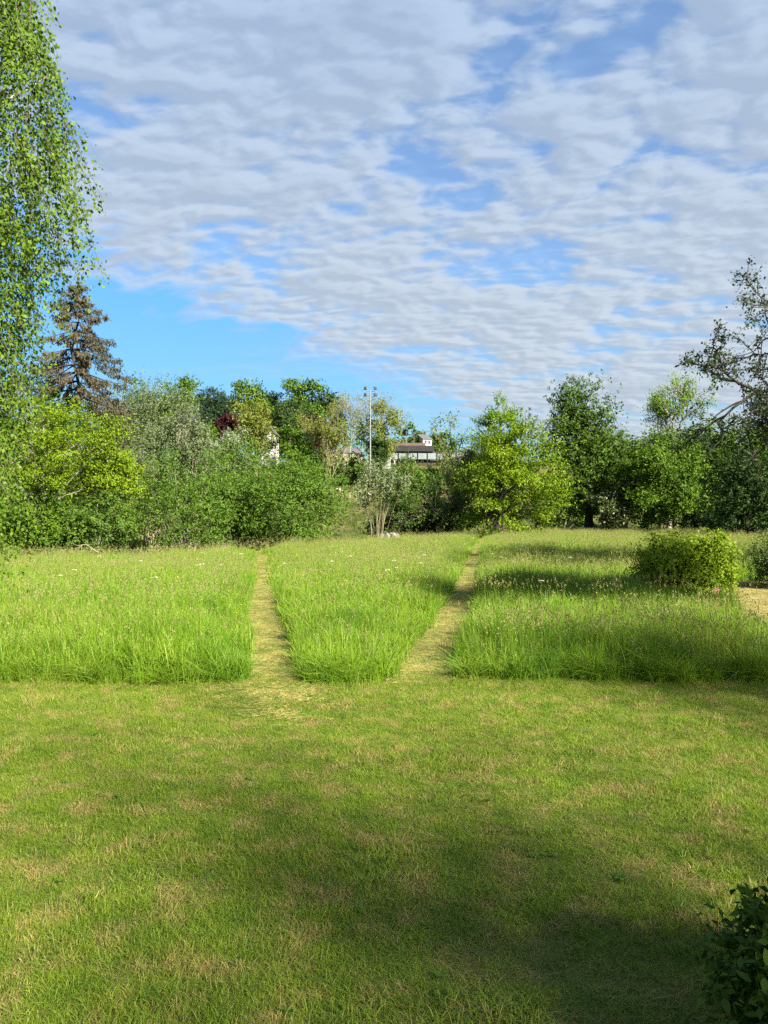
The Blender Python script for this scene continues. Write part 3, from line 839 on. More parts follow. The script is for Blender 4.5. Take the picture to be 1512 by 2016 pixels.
BL('hazel_bush', 'tall hazel bush filling between the two big rounded hazels, set back', 'shrub', 468, 62, 880, 130, 1062, 'hazel', 'round', 4.4, BARK_GREY, seed=38, stems=20, trunk_r=.06, bumps=.35, leafscale=.78, shape=.3, part='foliage')
BL('willow_tree', 'tall grey-green willow with fine upright stems right of the spruce', 'tree', 300, 76, 778, 200, 1000, 'grey', 'upright', 3.6, BARK_PALE, .05, seed=39, stems=40, trunk_r=.10, leafscale=.8, bumps=.6)
BL('willow_tree', 'narrow grey-green willow between the tall willow and the copper tree', 'tree', 378, 74, 838, 90, 990, 'grey', 'upright', 3.6, BARK_PALE, seed=40, stems=16)
BL('silver_willow', 'low silvery leaved willow above the hazel bushes', 'shrub', 452, 84, 856, 85, 960, 'silver', 'round', 3.6, seed=41, stems=12)
BL('green_shrub', 'small rounded fresh green shrub left of the silvery willow', 'shrub', 407, 88, 852, 60, 960, 'green', 'round', 4, seed=42, stems=10)

# ---- on the far hill, left to right
for (px, d, top, w, low, leaf, sd, lab) in (
        (268, 205, 770, 120, 900, 'green', 51, 'leftmost round green tree on the skyline just right of the spruce'),
        (350, 200, 758, 105, 880, 'green', 52, 'round green skyline tree left of the dark conifer'),
        (312, 210, 776, 90, 890, 'green', 49, 'green skyline tree half hidden behind the tall grey-green willow'),
        (398, 208, 784, 80, 890, 'deep', 50, 'dark green skyline tree tucked in at the left of the dark conifer'),
        (488, 200, 762, 75, 880, 'green', 53, 'green skyline tree just right of the dark conifer'),
        (538, 205, 764, 85, 880, 'deep', 54, 'dark green skyline tree above the yellow-green round tree'),
        (592, 200, 755, 80, 880, 'green', 55, 'tallest green skyline tree left of the floodlight mast'),
        (640, 205, 766, 66, 880, 'deep', 56, 'dark green skyline tree at the right end of the skyline row')):
    BL('oak_tree', lab, 'tree', px, d, top, w, low, leaf, 'round', 3.6, seed=sd, n_limb=14, group='trees on the far hill')
BL('drooping_birch', 'dull dark green birch on the hill in front of the tallest skyline tree', 'tree', 575, 185, 785, 110, 900, 'deep', 'weep', 3.4, BARK_BIRCH, .1, seed=57, n_limb=14)
BL('fir_tree', 'dark blue-green conical conifer standing on the far hill', 'tree', 428, 170, 744, 84, 875, 'conifer', 'fir', 9, BARK_DARK, seed=58, bumps=.12,
   lobes=[(0, 0, .16, .46, .2), (0, 0, .34, .40, .18), (0, 0, .52, .30, .18), (0, 0, .70, .20, .16), (0, 0, .86, .10, .15), (.05, 0, .3, .38, .3)], n_limb=10)
BL('copper_beech', 'small dark red copper beech left of the conifer foot', 'tree', 407, 168, 838, 46, 880, 'copper', 'round', 4.5, seed=59, n_limb=8)
BL('copper_beech', 'dark purple copper beech between conifer and yellow-green round tree', 'tree', 448, 166, 828, 46, 885, 'copper', 'round', 4.5, seed=60, n_limb=8)
BL('copper_beech', 'larger purple copper beech left of the floodlight mast', 'tree', 624, 160, 832, 62, 890, 'copper', 'round', 4.5, seed=61, n_limb=8)
BL('lime_tree', 'round yellow-green tree on the slope in front of the white gable', 'tree', 503, 148, 808, 100, 900, 'olive', 'upright', 3.2, BARK_PALE, seed=62, n_limb=24)
BL('green_tree', 'fresh green tree just right of the white gable', 'tree', 572, 146, 828, 62, 905, 'green', 'round', 3.6, seed=63, n_limb=12)
branching('ash_tree', 'open olive-brown tree with upright yellowish branches left of the mast', 'tree', 645, 140, 780, 'olive', 64, 5, 9, .36, BARK_PALE, .55, .25, spread=.35, trunk_h=3, L0=6, ang=.5, r0=.12)
branching('bare_ash_tree', 'thin nearly leafless tree just left of the tall floodlight mast', 'tree', 692, 182, 768, 'olive', 65, 5, 3, .28, BARK_GREY, .4, .3, spread=.3, r0=.11)
branching('bare_ash_tree', 'wide nearly leafless tree just right of the tall floodlight mast', 'tree', 756, 186, 766, 'olive', 66, 5, 3, .30, BARK_GREY, .35, .3, spread=.3, r0=.11)
BL('maple_tree', 'olive and yellow rounded tree directly right of the floodlight mast', 'tree', 752, 166, 812, 86, 900, 'olive', 'upright', 3.0, BARK_PALE, .1, seed=67)
BL('ivy_tree', 'narrow dark ivy-covered trunk at the foot of the floodlight mast', 'tree', 741, 160, 862, 26, 915, 'deep', 'round', 5, seed=68, n_limb=4)
BL('garden_tree', 'small green garden tree left of the white house', 'tree', 800, 235, 838, 56, 900, 'mid', 'round', 4, seed=69, n_limb=8)
BL('garden_tree', 'low green tree right of the white house on the skyline', 'tree', 866, 245, 858, 60, 900, 'mid', 'round', 4, seed=70, n_limb=8)
# ---- hedges on the slope
BL('hedge_bush', 'dark green hedge bush on the slope above the grazing sheep', 'shrub', 640, 162, 888, 120, 962, 'mid', 'round', 4.5, seed=71, stems=8, shape=.3, part='foliage', group='hedge on the far slope')
BL('hawthorn_bush', 'hawthorn bush with white blossom in the hedge on the far slope', 'shrub', 690, 160, 905, 80, 968, 'blossom', 'round', 4.5, seed=72, stems=8, shape=.3, part='foliage')
BL('hedge_bush', 'green hedge bush below the floodlight mast', 'shrub', 722, 155, 925, 90, 965, 'mid', 'round', 4.5, seed=73, stems=8, shape=.3, part='foliage', group='hedge on the far slope')
BL('hedge_bush', 'light green bush in the hedge below the stand with the black roof', 'shrub', 800, 160, 930, 110, 968, 'hazel', 'round', 4.5, seed=74, stems=8, shape=.3, part='foliage', group='hedge on the far slope')
BL('hedge_bush', 'green hedge bush behind the right shoulder of the big hazel', 'shrub', 595, 140, 890, 80, 975, 'green', 'round', 4.5, seed=75, stems=8, shape=.3, part='foliage', group='hedge on the far slope')
# ---- centre, below the slope
BL('goat_willow', 'small grey-green willow fanning out from pale stems beside the stone heap', 'shrub', 742, 76, 918, 115, 1000, 'grey', 'upright', 1.9, BARK_PALE, .15, seed=76, stems=26, trunk_r=.03, part='foliage')
BL('thicket_tree', 'dark green bushy tree right of the small fanning willow', 'tree', 815, 90, 918, 125, 1040, 'mid', 'round', 4.2, seed=77, n_limb=20)
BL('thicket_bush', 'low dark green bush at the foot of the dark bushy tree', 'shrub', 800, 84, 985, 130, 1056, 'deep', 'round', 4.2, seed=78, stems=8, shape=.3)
branching('bare_thorn_tree', 'tangled brown half-bare thorn tree left of the bright hornbeam', 'tree', 872, 82, 900, 'mid', 79, 5, 6, .2, BARK, .02, .5, [(-1, 0, .35), (-.9, .2, .7), (-.4, -.3, 1), (.3, .2, 1), (.6, -.2, .6), (-1, -.3, .15)], .2, trunk_h=2.2, L0=3.0, ang=.9, r0=.06)
branching('field_elm_tree', 'open olive-green tree with loose top left of the bright hornbeam', 'tree', 905, 90, 812, 'olive', 80, 5, 15, .25, BARK_GREY, .35, .35, spread=.28, trunk_h=4, L0=4.2, r0=.1)
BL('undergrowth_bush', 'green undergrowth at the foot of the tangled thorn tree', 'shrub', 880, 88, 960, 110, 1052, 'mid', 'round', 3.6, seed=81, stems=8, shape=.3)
# ---- hornbeam and the row on the right
BL('beech_tree', 'deep green tree rising behind the bright yellow-green hornbeam', 'tree', 985, 84, 795, 90, 960, 'fresh', 'spray', 4.2, BARK, .08, seed=82, n_limb=30)
BL('hornbeam_tree', 'bright yellow-green hornbeam with level sprays where the right path ends', 'tree', 998, 78, 818, 182, 1045, 'yellow', 'spray', 5, BARK_DARK, .05, seed=83, trunk_px=956, n_limb=40,
   lobes=[(0, 0, .42, .45, .42), (0, 0, .66, .36, .30), (.08, -.1, .28, .44, .28), (-.08, 0, .28, .44, .28), (0, -.05, .82, .22, .18), (.04, -.1, .52, .40, .30)])
BL('lime_tree', 'tall domed green lime with a short dark trunk right of the hornbeam', 'tree', 1152, 92, 757, 140, 1005, 'lime', 'round', 4.0, BARK_DARK, .12, seed=84, trunk_px=1160, n_limb=40)
BL('hedgerow_tree', 'green tree filling the gap behind the tall domed lime', 'tree', 1232, 104, 862, 90, 1010, 'lime', 'round', 4, seed=85)
BL('hawthorn_bush', 'pale blossoming hawthorn right of the lime trunk', 'shrub', 1215, 88, 935, 80, 1030, 'blossom', 'round', 4, seed=86, stems=8, shape=.3, part='foliage')
BL('maple_tree', 'full fresh green maple in front of the right hand hedgerow', 'tree', 1302, 86, 872, 165, 1022, 'green', 'round', 4.4, seed=87, n_limb=30)
branching('oak_tree', 'open-crowned tree with bare branch ends rising above the right hedgerow', 'tree', 1318, 112, 726, 'fresh', 88, 5, 9, .30, BARK_GREY, .25, .4, spread=.35, trunk_h=11, L0=4.2, r0=.24)
BL('hedgerow_tree', 'mid green tree behind the maple, under the open-crowned tree', 'tree', 1330, 108, 850, 160, 1000, 'mid', 'round', 4, seed=89)
BL('hedgerow_tree', 'dull green tree between the maple and the dark apple tree', 'tree', 1420, 96, 848, 120, 1020, 'lime', 'round', 4, seed=90)
BL('yew_tree', 'very dark green tree low behind the apple branches at right', 'tree', 1472, 72, 905, 150, 1042, 'deep', 'round', 4.4, BARK_DARK, seed=91)
BL('hedgerow_tree', 'yellowish green tree behind the apple tree at the right edge', 'tree', 1520, 84, 835, 130, 1010, 'lime', 'round', 4, seed=92)
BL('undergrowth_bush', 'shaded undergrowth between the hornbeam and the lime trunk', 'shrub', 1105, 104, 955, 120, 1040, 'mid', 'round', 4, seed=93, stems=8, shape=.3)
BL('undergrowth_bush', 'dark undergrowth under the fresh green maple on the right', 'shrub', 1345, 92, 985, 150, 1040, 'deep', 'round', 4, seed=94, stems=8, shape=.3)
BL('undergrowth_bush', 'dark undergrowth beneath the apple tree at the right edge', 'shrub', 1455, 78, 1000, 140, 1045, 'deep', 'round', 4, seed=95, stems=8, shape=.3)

# ---- the old apple tree reaching in at the right edge
branching('apple_tree', 'dark gnarled apple tree with crooked branches at the right edge', 'tree', 1890, 28, 330, 'apple', 101, 6, 17, .13, BARK_DARK, .05, .5,
          [(-.9, .1, .7), (-.55, -.2, 1.0), (-.2, .3, 1.1), (.4, 0, 1.0), (.9, .2, .6), (-1.0, -.3, .2)], .10, trunk_h=3.2, L0=2.7, ang=.75, r0=.13, fat=.6)

# ---- bush standing in the meadow, dark shrub at the right edge, glossy shrub in the corner
def meadow_bush():
    rng = np.random.default_rng(111); x, y = BUSH_C
    root = empty('dome_bush', (x, y, 0), 'leaning rounded light green bush standing alone in the tall grass', 'shrub')
    lobes = [(.12, 0, 1.02, .98, .95, .80), (-.28, -.1, .95, .78, .8, .60), (.48, .1, 1.15, .78, .8, .64), (.2, -.3, .55, .68, .65, .45)]
    B, out, i, O = crown_points(rng, lobes, 420, 8, .12, .35, .12, 0, 1.0, 5, .9, 1.8)
    D = unit(out[i] + np.array([0, 0, .35]) + rand_unit(rng, len(i)) * .6); bt = rng.normal(0, .15, len(B))[i]
    Q, ti = shoot_leaves(rng, O, D, rng.uniform(.12, .35, len(O)), 8, .085, .03, 0, .6, .6, bt, bn=out[i])
    link('foliage', quads_mesh('foliage', Q, ti), lm('yellow'), root, kind='stuff')
    # a browned patch low on its left
    c = np.array([-.62, -.62, .72]); m = 420; P = c + rng.normal(size=(m, 3)) * np.array([.28, .12, .16])
    A = rand_unit(rng, m); N = rand_unit(rng, m); l = rng.uniform(.03, .08, m)
    o = link('withered_leaves', quads_mesh('withered_leaves', leaf_quads(rng, P, A, N, l, l * .5), np.full(m, .5)), leaf_mat('leaf_withered', (.22, .15, .08), (.34, .24, .13)), root, kind='stuff')
    o['label'] = 'withered brown leaves on the shaded side'
    tb = Tubes(5)
    for s in range(14):
        b = B[rng.integers(len(B))]; t = np.linspace(0, 1, 6)[:, None]; p0 = np.array([rng.normal() * .15, rng.normal() * .15, -.05]); cc = p0 * .5 + b * .5 + np.array([0, 0, .2])
        tb.add((1 - t) ** 2 * p0 + 2 * t * (1 - t) * cc + t * t * b, np.linspace(.022, .006, 6))
    for s in range(9):                                         # long straggling shoots
        p0 = np.array([.05, rng.normal() * .1, -.05]); q = np.array([.5 + rng.normal() * .5, rng.normal() * .5, 1.65 + rng.uniform(.2, .45)]); t = np.linspace(0, 1, 4)[:, None]
        tb.add(p0 + (q - p0) * t, np.linspace(.008, .003, 4))
    link('stems', tb.mesh('stems'), BARK, root)
    # one pink rose bloom
    P = np.array([.68, -.95, .42]) + rng.normal(size=(26, 3)) * .035; A = rand_unit(rng, 26); N = rand_unit(rng, 26)
    o = link('blossom', quads_mesh('blossom', leaf_quads(rng, P, A, N, np.full(26, .09), np.full(26, .08)), rng.uniform(0, .8, 26)), leaf_mat('petal_pink', (.55, .20, .28), (.70, .42, .46)), root)
    o['label'] = 'single pink blossom low on the right'


meadow_bush()


def right_bush():
    rng = np.random.default_rng(112); x, y = 13.75, 26.0
    root = empty('thorn_bush', (x, y, 0), 'dark straggling thorn bush beside the straw patch at the right edge', 'shrub')
    lobes = [(0, 0, 1.0, 1.2, 1.1, .85), (.6, 0, 1.3, 1.1, 1.0, .7), (-.2, 0, .5, 1.1, 1.0, .5)]
    B, out, i, O = crown_points(rng, lobes, 300, 8, .14, .5, .1, .05, 1.0, 5, .9)
    D = unit(out[i] + np.array([0, 0, .5]) + rand_unit(rng, len(i)) * .7)
    Q, ti = shoot_leaves(rng, O, D, rng.uniform(.12, .4, len(O)), 7, .07, .04, 0, .6, .55, rng.normal(0, .15, len(O)))
    link('foliage', quads_mesh('foliage', Q, ti), lm('deep'), root, kind='stuff')
    tb = Tubes(5)
    for s in range(26):
        b = B[rng.integers(len(B))] * (1.12 if s % 2 else 1); t = np.linspace(0, 1, 6)[:, None]; p0 = np.array([rng.normal() * .2, rng.normal() * .2, -.05]); cc = p0 * .5 + b * .5 + np.array([0, 0, .3])
        tb.add((1 - t) ** 2 * p0 + 2 * t * (1 - t) * cc + t * t * b, np.linspace(.02, .005, 6))
    link('stems', tb.mesh('stems'), BARK_DARK, root)


right_bush()


def corner_shrub():
    rng = np.random.default_rng(113); x, y = 2.42, 3.15
    root = empty('evergreen_shrub', (x, y, 0), 'glossy dark evergreen shrub in the bottom right corner of the lawn', 'shrub')
    lobes = [(0, 0, .42, .86, .85, .74), (-.18, .1, .3, .76, .8, .5)]
    lms = [leafmesh(k) for k in range(4)]; mat = leaf_mat('leaf_laurel_gloss', *LEAF['laurel'], trans=.18, rough=.6, spec=.1)
    for m in lms: m.materials.append(mat)
    # outer leaves, each one an object: those facing the camera
    view = unit(np.array([-x, -y, H_CAM - .8])[None])[0]
    nl = 0
    while nl < 300:
        d = rand_unit(rng, 1)[0]
        if d @ view < -.05 or d[2] < -.5: continue
        lo = lobes[rng.integers(2)]; p = np.array(lo[:3]) + d * np.array(lo[3:]) * rng.uniform(.9, 1.05) * (1 + .07 * math.sin(9 * d[0] + 7 * d[2]))
        if p[2] < .05: continue
        A = unit(d * .5 + rand_unit(rng, 1)[0] * .8 + np.array([0, 0, -.2])); N = unit(d * .5 + np.array([0, 0, .8]) + rand_unit(rng, 1)[0] * .45); Bv = unit(np.cross(N, A)); N2 = np.cross(A, Bv)
        s = rng.uniform(.045, .074)
        place_leaf(lms[rng.integers(4)], root, p, A, N, s); nl += 1
    B, out, i, O = crown_points(rng, lobes, 760, 6, .05, .3, .05, 0, 1.0, 6, 1, .4)
    D = unit(out[i] + rand_unit(rng, len(i)) * .6)
    Q, ti = shoot_leaves(rng, O * .97, D, rng.uniform(.05, .12, len(O)), 7, .055, .02, 0, .8, .5, rng.normal(0, .12, len(O)))
    link('foliage', quads_mesh('foliage', Q, ti), mat, root, kind='stuff')
    tb = Tubes(5)
    for s in range(16):
        b = B[rng.integers(len(B))] * .95; t = np.linspace(0, 1, 5)[:, None]; p0 = np.array([rng.normal() * .1, rng.normal() * .1, -.05])
        tb.add(p0 + (b - p0) * t, np.linspace(.018, .005, 5))
    link('stems', tb.mesh('stems'), BARK_DARK, root)


corner_shrub()

# ---- trees standing just outside the picture that shade lawn and meadow
def shade_tree(x, y, zl, zt, w, seed, label, leaf='green', n=3200, LL=.16, keep=0.0):
    rng = np.random.default_rng(seed); root = empty('garden_tree', (x, y, gz(x, y)), label, 'tree', 'garden trees beside the viewer')
    hc = zt - zl; lobes = [(a * w, b * w, zl + c * hc, r * w, r * w, rz * hc) for (a, b, c, r, rz) in ((0, 0, .5, .44, .5), (-.2, .1, .35, .3, .34), (.2, -.1, .4, .3, .34), (0, .05, .7, .3, .3))]
    B, out, i, O = crown_points(rng, lobes, n // 9, 9, .1 * w, .8, zl * .8, keep, 6 / w, seed, .8)
    D = unit(out[i] + rand_unit(rng, len(i)) * .8)
    Q, ti = shoot_leaves(rng, O, D, rng.uniform(.3, .8, len(O)), 6, LL, .1, .1, .7, .6)
    tb = Tubes(6); trunk_tube(rng, tb, zl + hc * .75, .025 * zt); limbs(rng, tb, zl * .7, zl + hc * .75, B, .025 * zt, 24)
    link('trunk', tb.mesh('trunk'), BARK, root); link('crown', quads_mesh('crown', Q, ti), lm(leaf), root, kind='stuff')


shade_tree(12.3, -8.7, 7.0, 16.0, 8.5, 121, 'tall garden tree behind the viewer on the right, shading the near lawn', n=600, LL=.20)
shade_tree(6.4, -13.8, 7.0, 17.0, 9.0, 122, 'garden tree far behind the viewer, shading the left of the lawn', n=480, LL=.20)
shade_tree(10.6, -5.2, 5.5, 9.5, 5.0, 125, 'smaller unseen tree added behind the viewer on the right to shade the lawn corner', n=260, LL=.20)  # added out of view: its shade softens the corner shrub's own cast shadow
shade_tree(13.1, 2.6, 5.0, 11.0, 4.8, 123, 'garden tree right of the viewer, shading the right end of the lawn', n=700, LL=.18)
shade_tree(14.0, 11.6, 8.0, 11.4, 5.6, 124, 'garden tree outside the right edge, shading the meadow', n=2000, LL=.2)

# ------------------------------------------------------------------ things on the far slope
def box(bm, x0, x1, y0, y1, z0, z1):
    v = [bm.verts.new(p) for p in ((x0, y0, z0), (x1, y0, z0), (x1, y1, z0), (x0, y1, z0), (x0, y0, z1), (x1, y0, z1), (x1, y1, z1), (x0, y1, z1))]
    for f in ((3, 2, 1, 0), (4, 5, 6, 7), (0, 1, 5, 4), (1, 2, 6, 5), (2, 3, 7, 6), (3, 0, 4, 7)): bm.faces.new([v[i] for i in f])


def bm_obj(name, bm, mat, parent=None, loc=(0, 0, 0)):
    me = bpy.data.meshes.new(name); bm.normal_update(); bm.to_mesh(me); bm.free()
    return link(name, me, mat, parent, loc)


def boxes(name, lst, mat, parent):
    bm = bmesh.new()
    for b in lst: box(bm, *b)
    return bm_obj(name, bm, mat, parent)


WHITE = plain_mat('white_paint', (.27, .27, .26), (.36, .355, .34), 1.5, .7)
CREAM = plain_mat('cream_render', (.21, .175, .125), (.28, .24, .18), 1.2, .9)
BLACK = plain_mat('black_fascia', (.010, .010, .011), (.02, .02, .02), 2, .6)
DARKSH = plain_mat('dark_timber', (.03, .025, .022), (.06, .05, .04), 3, .9)
PANEL = plain_mat('pale_blue_panel', (.12, .15, .16), (.17, .20, .21), 2, .6)
SLATE = plain_mat('slate', (.055, .055, .065), (.10, .10, .11), 2.5, .75)
TILE = plain_mat('brown_tile', (.065, .040, .030), (.10, .062, .046), 2.5, .9)
GREYM = plain_mat('grey_metal', (.13, .135, .135), (.20, .205, .205), 3, .5, metal=.3)
GLASSM = plain_mat('dark_window', (.02, .025, .03), (.04, .05, .055), 2, .15, spec=.6)
LAMPM = plain_mat('lamp_housing', (.06, .055, .05), (.10, .09, .08), 3, .6)
TIMBER = plain_mat('weathered_timber', (.26, .23, .18), (.40, .36, .29), 8, .95, .3, (2, 2, .5))


def gable_house(name, label, px, d, base_py, eave_py, ridge_py, wpx, depth, wall, roof, rot=0.0, wins=(), chimney=True, over=.25):
    x = px_x(px, d); zb = px_z(base_py, d); w = wpx / 1515 * d; he = (base_py - eave_py) / 1515 * d; hr = (base_py - ridge_py) / 1515 * d
    z0 = gz(x, d) - .5
    root = empty(name, (x, d, z0), label, 'house', None, rot); k = zb - z0
    hw = w / 2; hd = depth / 2; e = k + he; r = k + hr
    bm = bmesh.new()
    a = [bm.verts.new(p) for p in ((-hw, -hd, 0), (hw, -hd, 0), (hw, hd, 0), (-hw, hd, 0), (-hw, -hd, e), (hw, -hd, e), (hw, hd, e), (-hw, hd, e), (-hw, 0, r), (hw, 0, r))]
    for f in ((0, 1, 5, 4), (2, 3, 7, 6), (1, 2, 6, 9, 5), (3, 0, 4, 8, 7)): bm.faces.new([a[i] for i in f])
    bm_obj('wall', bm, wall, root)
    bm = bmesh.new(); o = hw + over; t = .14; s = (r - e) / hd
    for sg in (-1, 1):
        y1 = sg * (hd + over); ze = e - s * over
        v = [bm.verts.new(p) for p in ((-o, y1, ze + .02), (o, y1, ze + .02), (o, 0, r + .02), (-o, 0, r + .02), (-o, y1, ze + t), (o, y1, ze + t), (o, 0, r + t), (-o, 0, r + t))]
        for f in ((0, 1, 2, 3), (7, 6, 5, 4), (0, 4, 5, 1), (1, 5, 6, 2), (2, 6, 7, 3), (3, 7, 4, 0)): bm.faces.new([v[i] for i in f])
    rf = bm_obj('roof', bm, roof, root)
    if chimney: boxes('chimney', [(hw * .5, hw * .5 + .5, -.25, .25, r - .6, r + .7)], TILE, rf)
    for (fx, fz, ww, wh) in wins:
        cx = fx * hw; cz = k + fz * he
        wd = boxes('window', [(cx - ww / 2, cx + ww / 2, -hd - .03, -hd + .05, cz - wh / 2, cz + wh / 2)], WHITE, root)
        boxes('pane', [(cx - ww / 2 + .08, cx + ww / 2 - .08, -hd - .045, -hd - .02, cz - wh / 2 + .08, cz + wh / 2 - .08)], GLASSM, wd)
    return root


gable_house('white_house', 'white two-storey house with dark slate roof on the skyline', 831, 232, 886, 866, 856, 20, 6, WHITE, SLATE, .5, ((-.4, .7, .8, 1.1), (.4, .7, .8, 1.1)))
gable_house('tiled_house', 'low house with brown tiled roof behind the stand', 800, 205, 890, 882, 873, 70, 8, CREAM, TILE, 0, (), False)
gable_house('slate_house', 'grey slate roof showing between trees left of the conifer', 380, 195, 856, 834, 805, 40, 9, CREAM, SLATE, -.15, ((-.5, .5, 1, 1.2), (.2, .5, 1, 1.2)), False)
gable_house('gabled_house', 'house with a white gable end peeping out behind the yellow-green tree', 528, 172, 876, 856, 836, 34, 4.0, WHITE, SLATE, 1.5, ((0, .5, .9, 1.1),), False)
gable_house('clubhouse', 'low pale building with grey roof behind the hedge left of the mast', 678, 188, 908, 893, 882, 62, 6, CREAM, SLATE, 0, ((-.5, .5, 1, 1), (.4, .5, 1, 1)), False)
gable_house('pale_house', 'pale house wall showing through the loose olive-green tree', 912, 180, 926, 902, 892, 36, 6, WHITE, SLATE, .2, ((-.2, .5, .8, 1.2),), False)


def stand():
    d = 174.0; s = d / 1515; x = px_x(822, d); zb = px_z(912, d); z0 = gz(x, d) - .4; k = zb - z0
    root = empty('spectator_stand', (x, d, z0), 'open spectator stand with black roof and pale panels on the far slope', 'stand')
    w = 150 * s / 2; zr = k + (912 - 890) * s; zt = k + (912 - 879) * s
    boxes('roof', [(-w * .88, w * .42, -2.2, 3.2, zr, zt)], BLACK, root)
    boxes('back_wall', [(-w, w, 2.6, 2.9, 0, zr + .2)], DARKSH, root)
    boxes('base', [(-w, w, -1.8, 2.6, 0, k)], DARKSH, root)
    n = 8; xs = np.linspace(-w, w, n + 1)
    for i in range(n):
        boxes('panel', [(xs[i] + .09, xs[i + 1] - .09, -1.75, -1.65, k + 7 * s, k + (19 if i < 6 else 17) * s)], PANEL, root)
    for xx in xs: boxes('post', [(xx - .08, xx + .08, -1.9, -1.74, 0, zr)], BLACK, root)
    boxes('bench_row', [(-w, w, -.8, 0, k, k + .45), (-w, w, 0, .9, k, k + .9)], DARKSH, root)


stand()


def shed():
    d = 168.0; s = d / 1515; x = px_x(762, d); zb = px_z(913, d); z0 = gz(x, d) - .3; k = zb - z0; hw = 7 * s
    root = empty('garden_shed', (x, d, z0), 'small white shed with a grey door left of the stand', 'shed')
    boxes('wall', [(-hw, hw, -.9, .9, 0, k + 15 * s)], WHITE, root)
    boxes('door', [(hw * .3, hw * .85, -.94, -.88, k, k + 12 * s)], GREYM, root)
    bm = bmesh.new(); z = k + 15 * s
    v = [bm.verts.new(p) for p in ((-hw - .15, -1.05, z), (hw + .15, -1.05, z - .12), (hw + .15, 1.05, z - .12), (-hw - .15, 1.05, z), (-hw - .15, -1.05, z + .32), (hw + .15, -1.05, z + .02), (hw + .15, 1.05, z + .02), (-hw - .15, 1.05, z + .32))]
    for f in ((3, 2, 1, 0), (4, 5, 6, 7), (0, 1, 5, 4), (1, 2, 6, 5), (2, 3, 7, 6), (3, 0, 4, 7)): bm.faces.new([v[i] for i in f])
    bm_obj('roof', bm, TILE, root)


shed()


def garden_wall():
    d = 166.0; s = d / 1515; x = px_x(712, d); z0 = gz(x, d) - .3; k = px_z(910, d) - z0
    root = empty('garden_wall', (x, d, z0), 'short cream rendered wall left of the floodlight mast foot', 'wall')
    boxes('wall', [(-9 * s, 5 * s, -.2, .2, 0, k + 15 * s)], CREAM, root)
    boxes('coping', [(-9.5 * s, 5.5 * s, -.28, .28, k + 15 * s, k + 16.2 * s)], plain_mat('coping_stone', (.4, .37, .32), (.5, .46, .4), 2), root)


garden_wall()


def mast(px, d, top_py, base_py, label, r=.22, faces=((-1, 1), (-1, 0), (1, 1), (1, 0)), hs=1.0):
    s = d / 1515; x = px_x(px, d); z0 = gz(x, d) - .3; zt = px_z(top_py, d) - z0
    root = empty('floodlight_mast', (x, d, z0), label, 'floodlight mast', 'floodlight masts of the sports ground')
    tb = Tubes(10); z = np.linspace(0, zt, 10); tb.add(np.stack([0 * z, 0 * z, z], 1), np.linspace(r, r * .45, 10)); link('pole', tb.mesh('pole'), GREYM, root)
    tb = Tubes(6); a = .95 * hs
    for dz in (-.25, -1.35 * hs): tb.add(np.array([[-a, 0, zt + dz], [0, 0, zt + dz], [a, 0, zt + dz]]), [.06] * 3)
    link('crossarm', tb.mesh('crossarm'), GREYM, root)
    for (sx, top) in faces:
        bm = bmesh.new(); box(bm, -.36 * hs, .36 * hs, -.2, .25, -.34 * hs, .38 * hs)
        for v in bm.verts:
            if v.co.y > 0: v.co.x *= .55; v.co.z *= .55
        bmesh.ops.bevel(bm, geom=bm.edges[:], offset=.05, segments=1, affect='EDGES')
        o = bm_obj('lamp_head', bm, LAMPM, root, (sx * a, -.12, zt + (.30 if top else -1.0 * hs)))
        o.rotation_euler = (math.radians(-25), 0, sx * .5)
        bm = bmesh.new(); box(bm, -.29 * hs, .29 * hs, -.235, -.205, -.27 * hs, .30 * hs); bm_obj('lens', bm, GLASSM, o)
    tb = Tubes(8); tb.add(np.array([[0, 0, -.1], [0, 0, .5]]), [r * 2.2, r * 2.0]); link('footing', tb.mesh('footing'), CREAM, root)


mast(729, 156, 768, 908, 'tall floodlight mast with four lamp heads among the bare trees')
mast(1035, 182, 808, 915, 'distant floodlight mast with four lamp heads between hornbeam and lime')


def pole(px, d, top_py, label, r=.09, lamp=True, arm=.8):
    x = px_x(px, d); z0 = gz(x, d) - .2; zt = px_z(top_py, d) - z0
    root = empty('street_lamp' if lamp else 'timber_pole', (x, d, z0), label, 'street lamp' if lamp else 'pole')
    tb = Tubes(8); z = np.linspace(0, zt, 6); tb.add(np.stack([0 * z, 0 * z, z], 1), np.linspace(r, r * .6, 6)); link('post', tb.mesh('post'), GREYM if lamp else TIMBER, root)
    if lamp:
        tb = Tubes(6); t = np.linspace(0, 1, 5); tb.add(np.stack([t * arm, 0 * t, zt + .25 * np.sin(t * 1.57)], 1), [r * .5] * 5); a = link('arm', tb.mesh('arm'), GREYM, root)
        bm = bmesh.new(); box(bm, arm - .1, arm + .55, -.14, .14, zt + .18, zt + .32); bmesh.ops.bevel(bm, geom=bm.edges[:], offset=.04, segments=1, affect='EDGES'); bm_obj('lamp_head', bm, LAMPM, root)
    else:
        boxes('crossbar', [(-.7, .7, -.06, .06, zt - .5, zt - .38)], TIMBER, root)


pole(675, 172, 834, 'pale slim pole standing left of the tall floodlight mast', lamp=False, r=.11)
pole(800, 200, 862, 'short street lamp in front of the brown tiled roof')
pole(815, 215, 852, 'street lamp just left of the white house')
pole(1053, 190, 838, 'slim street lamp right of the distant floodlight mast')


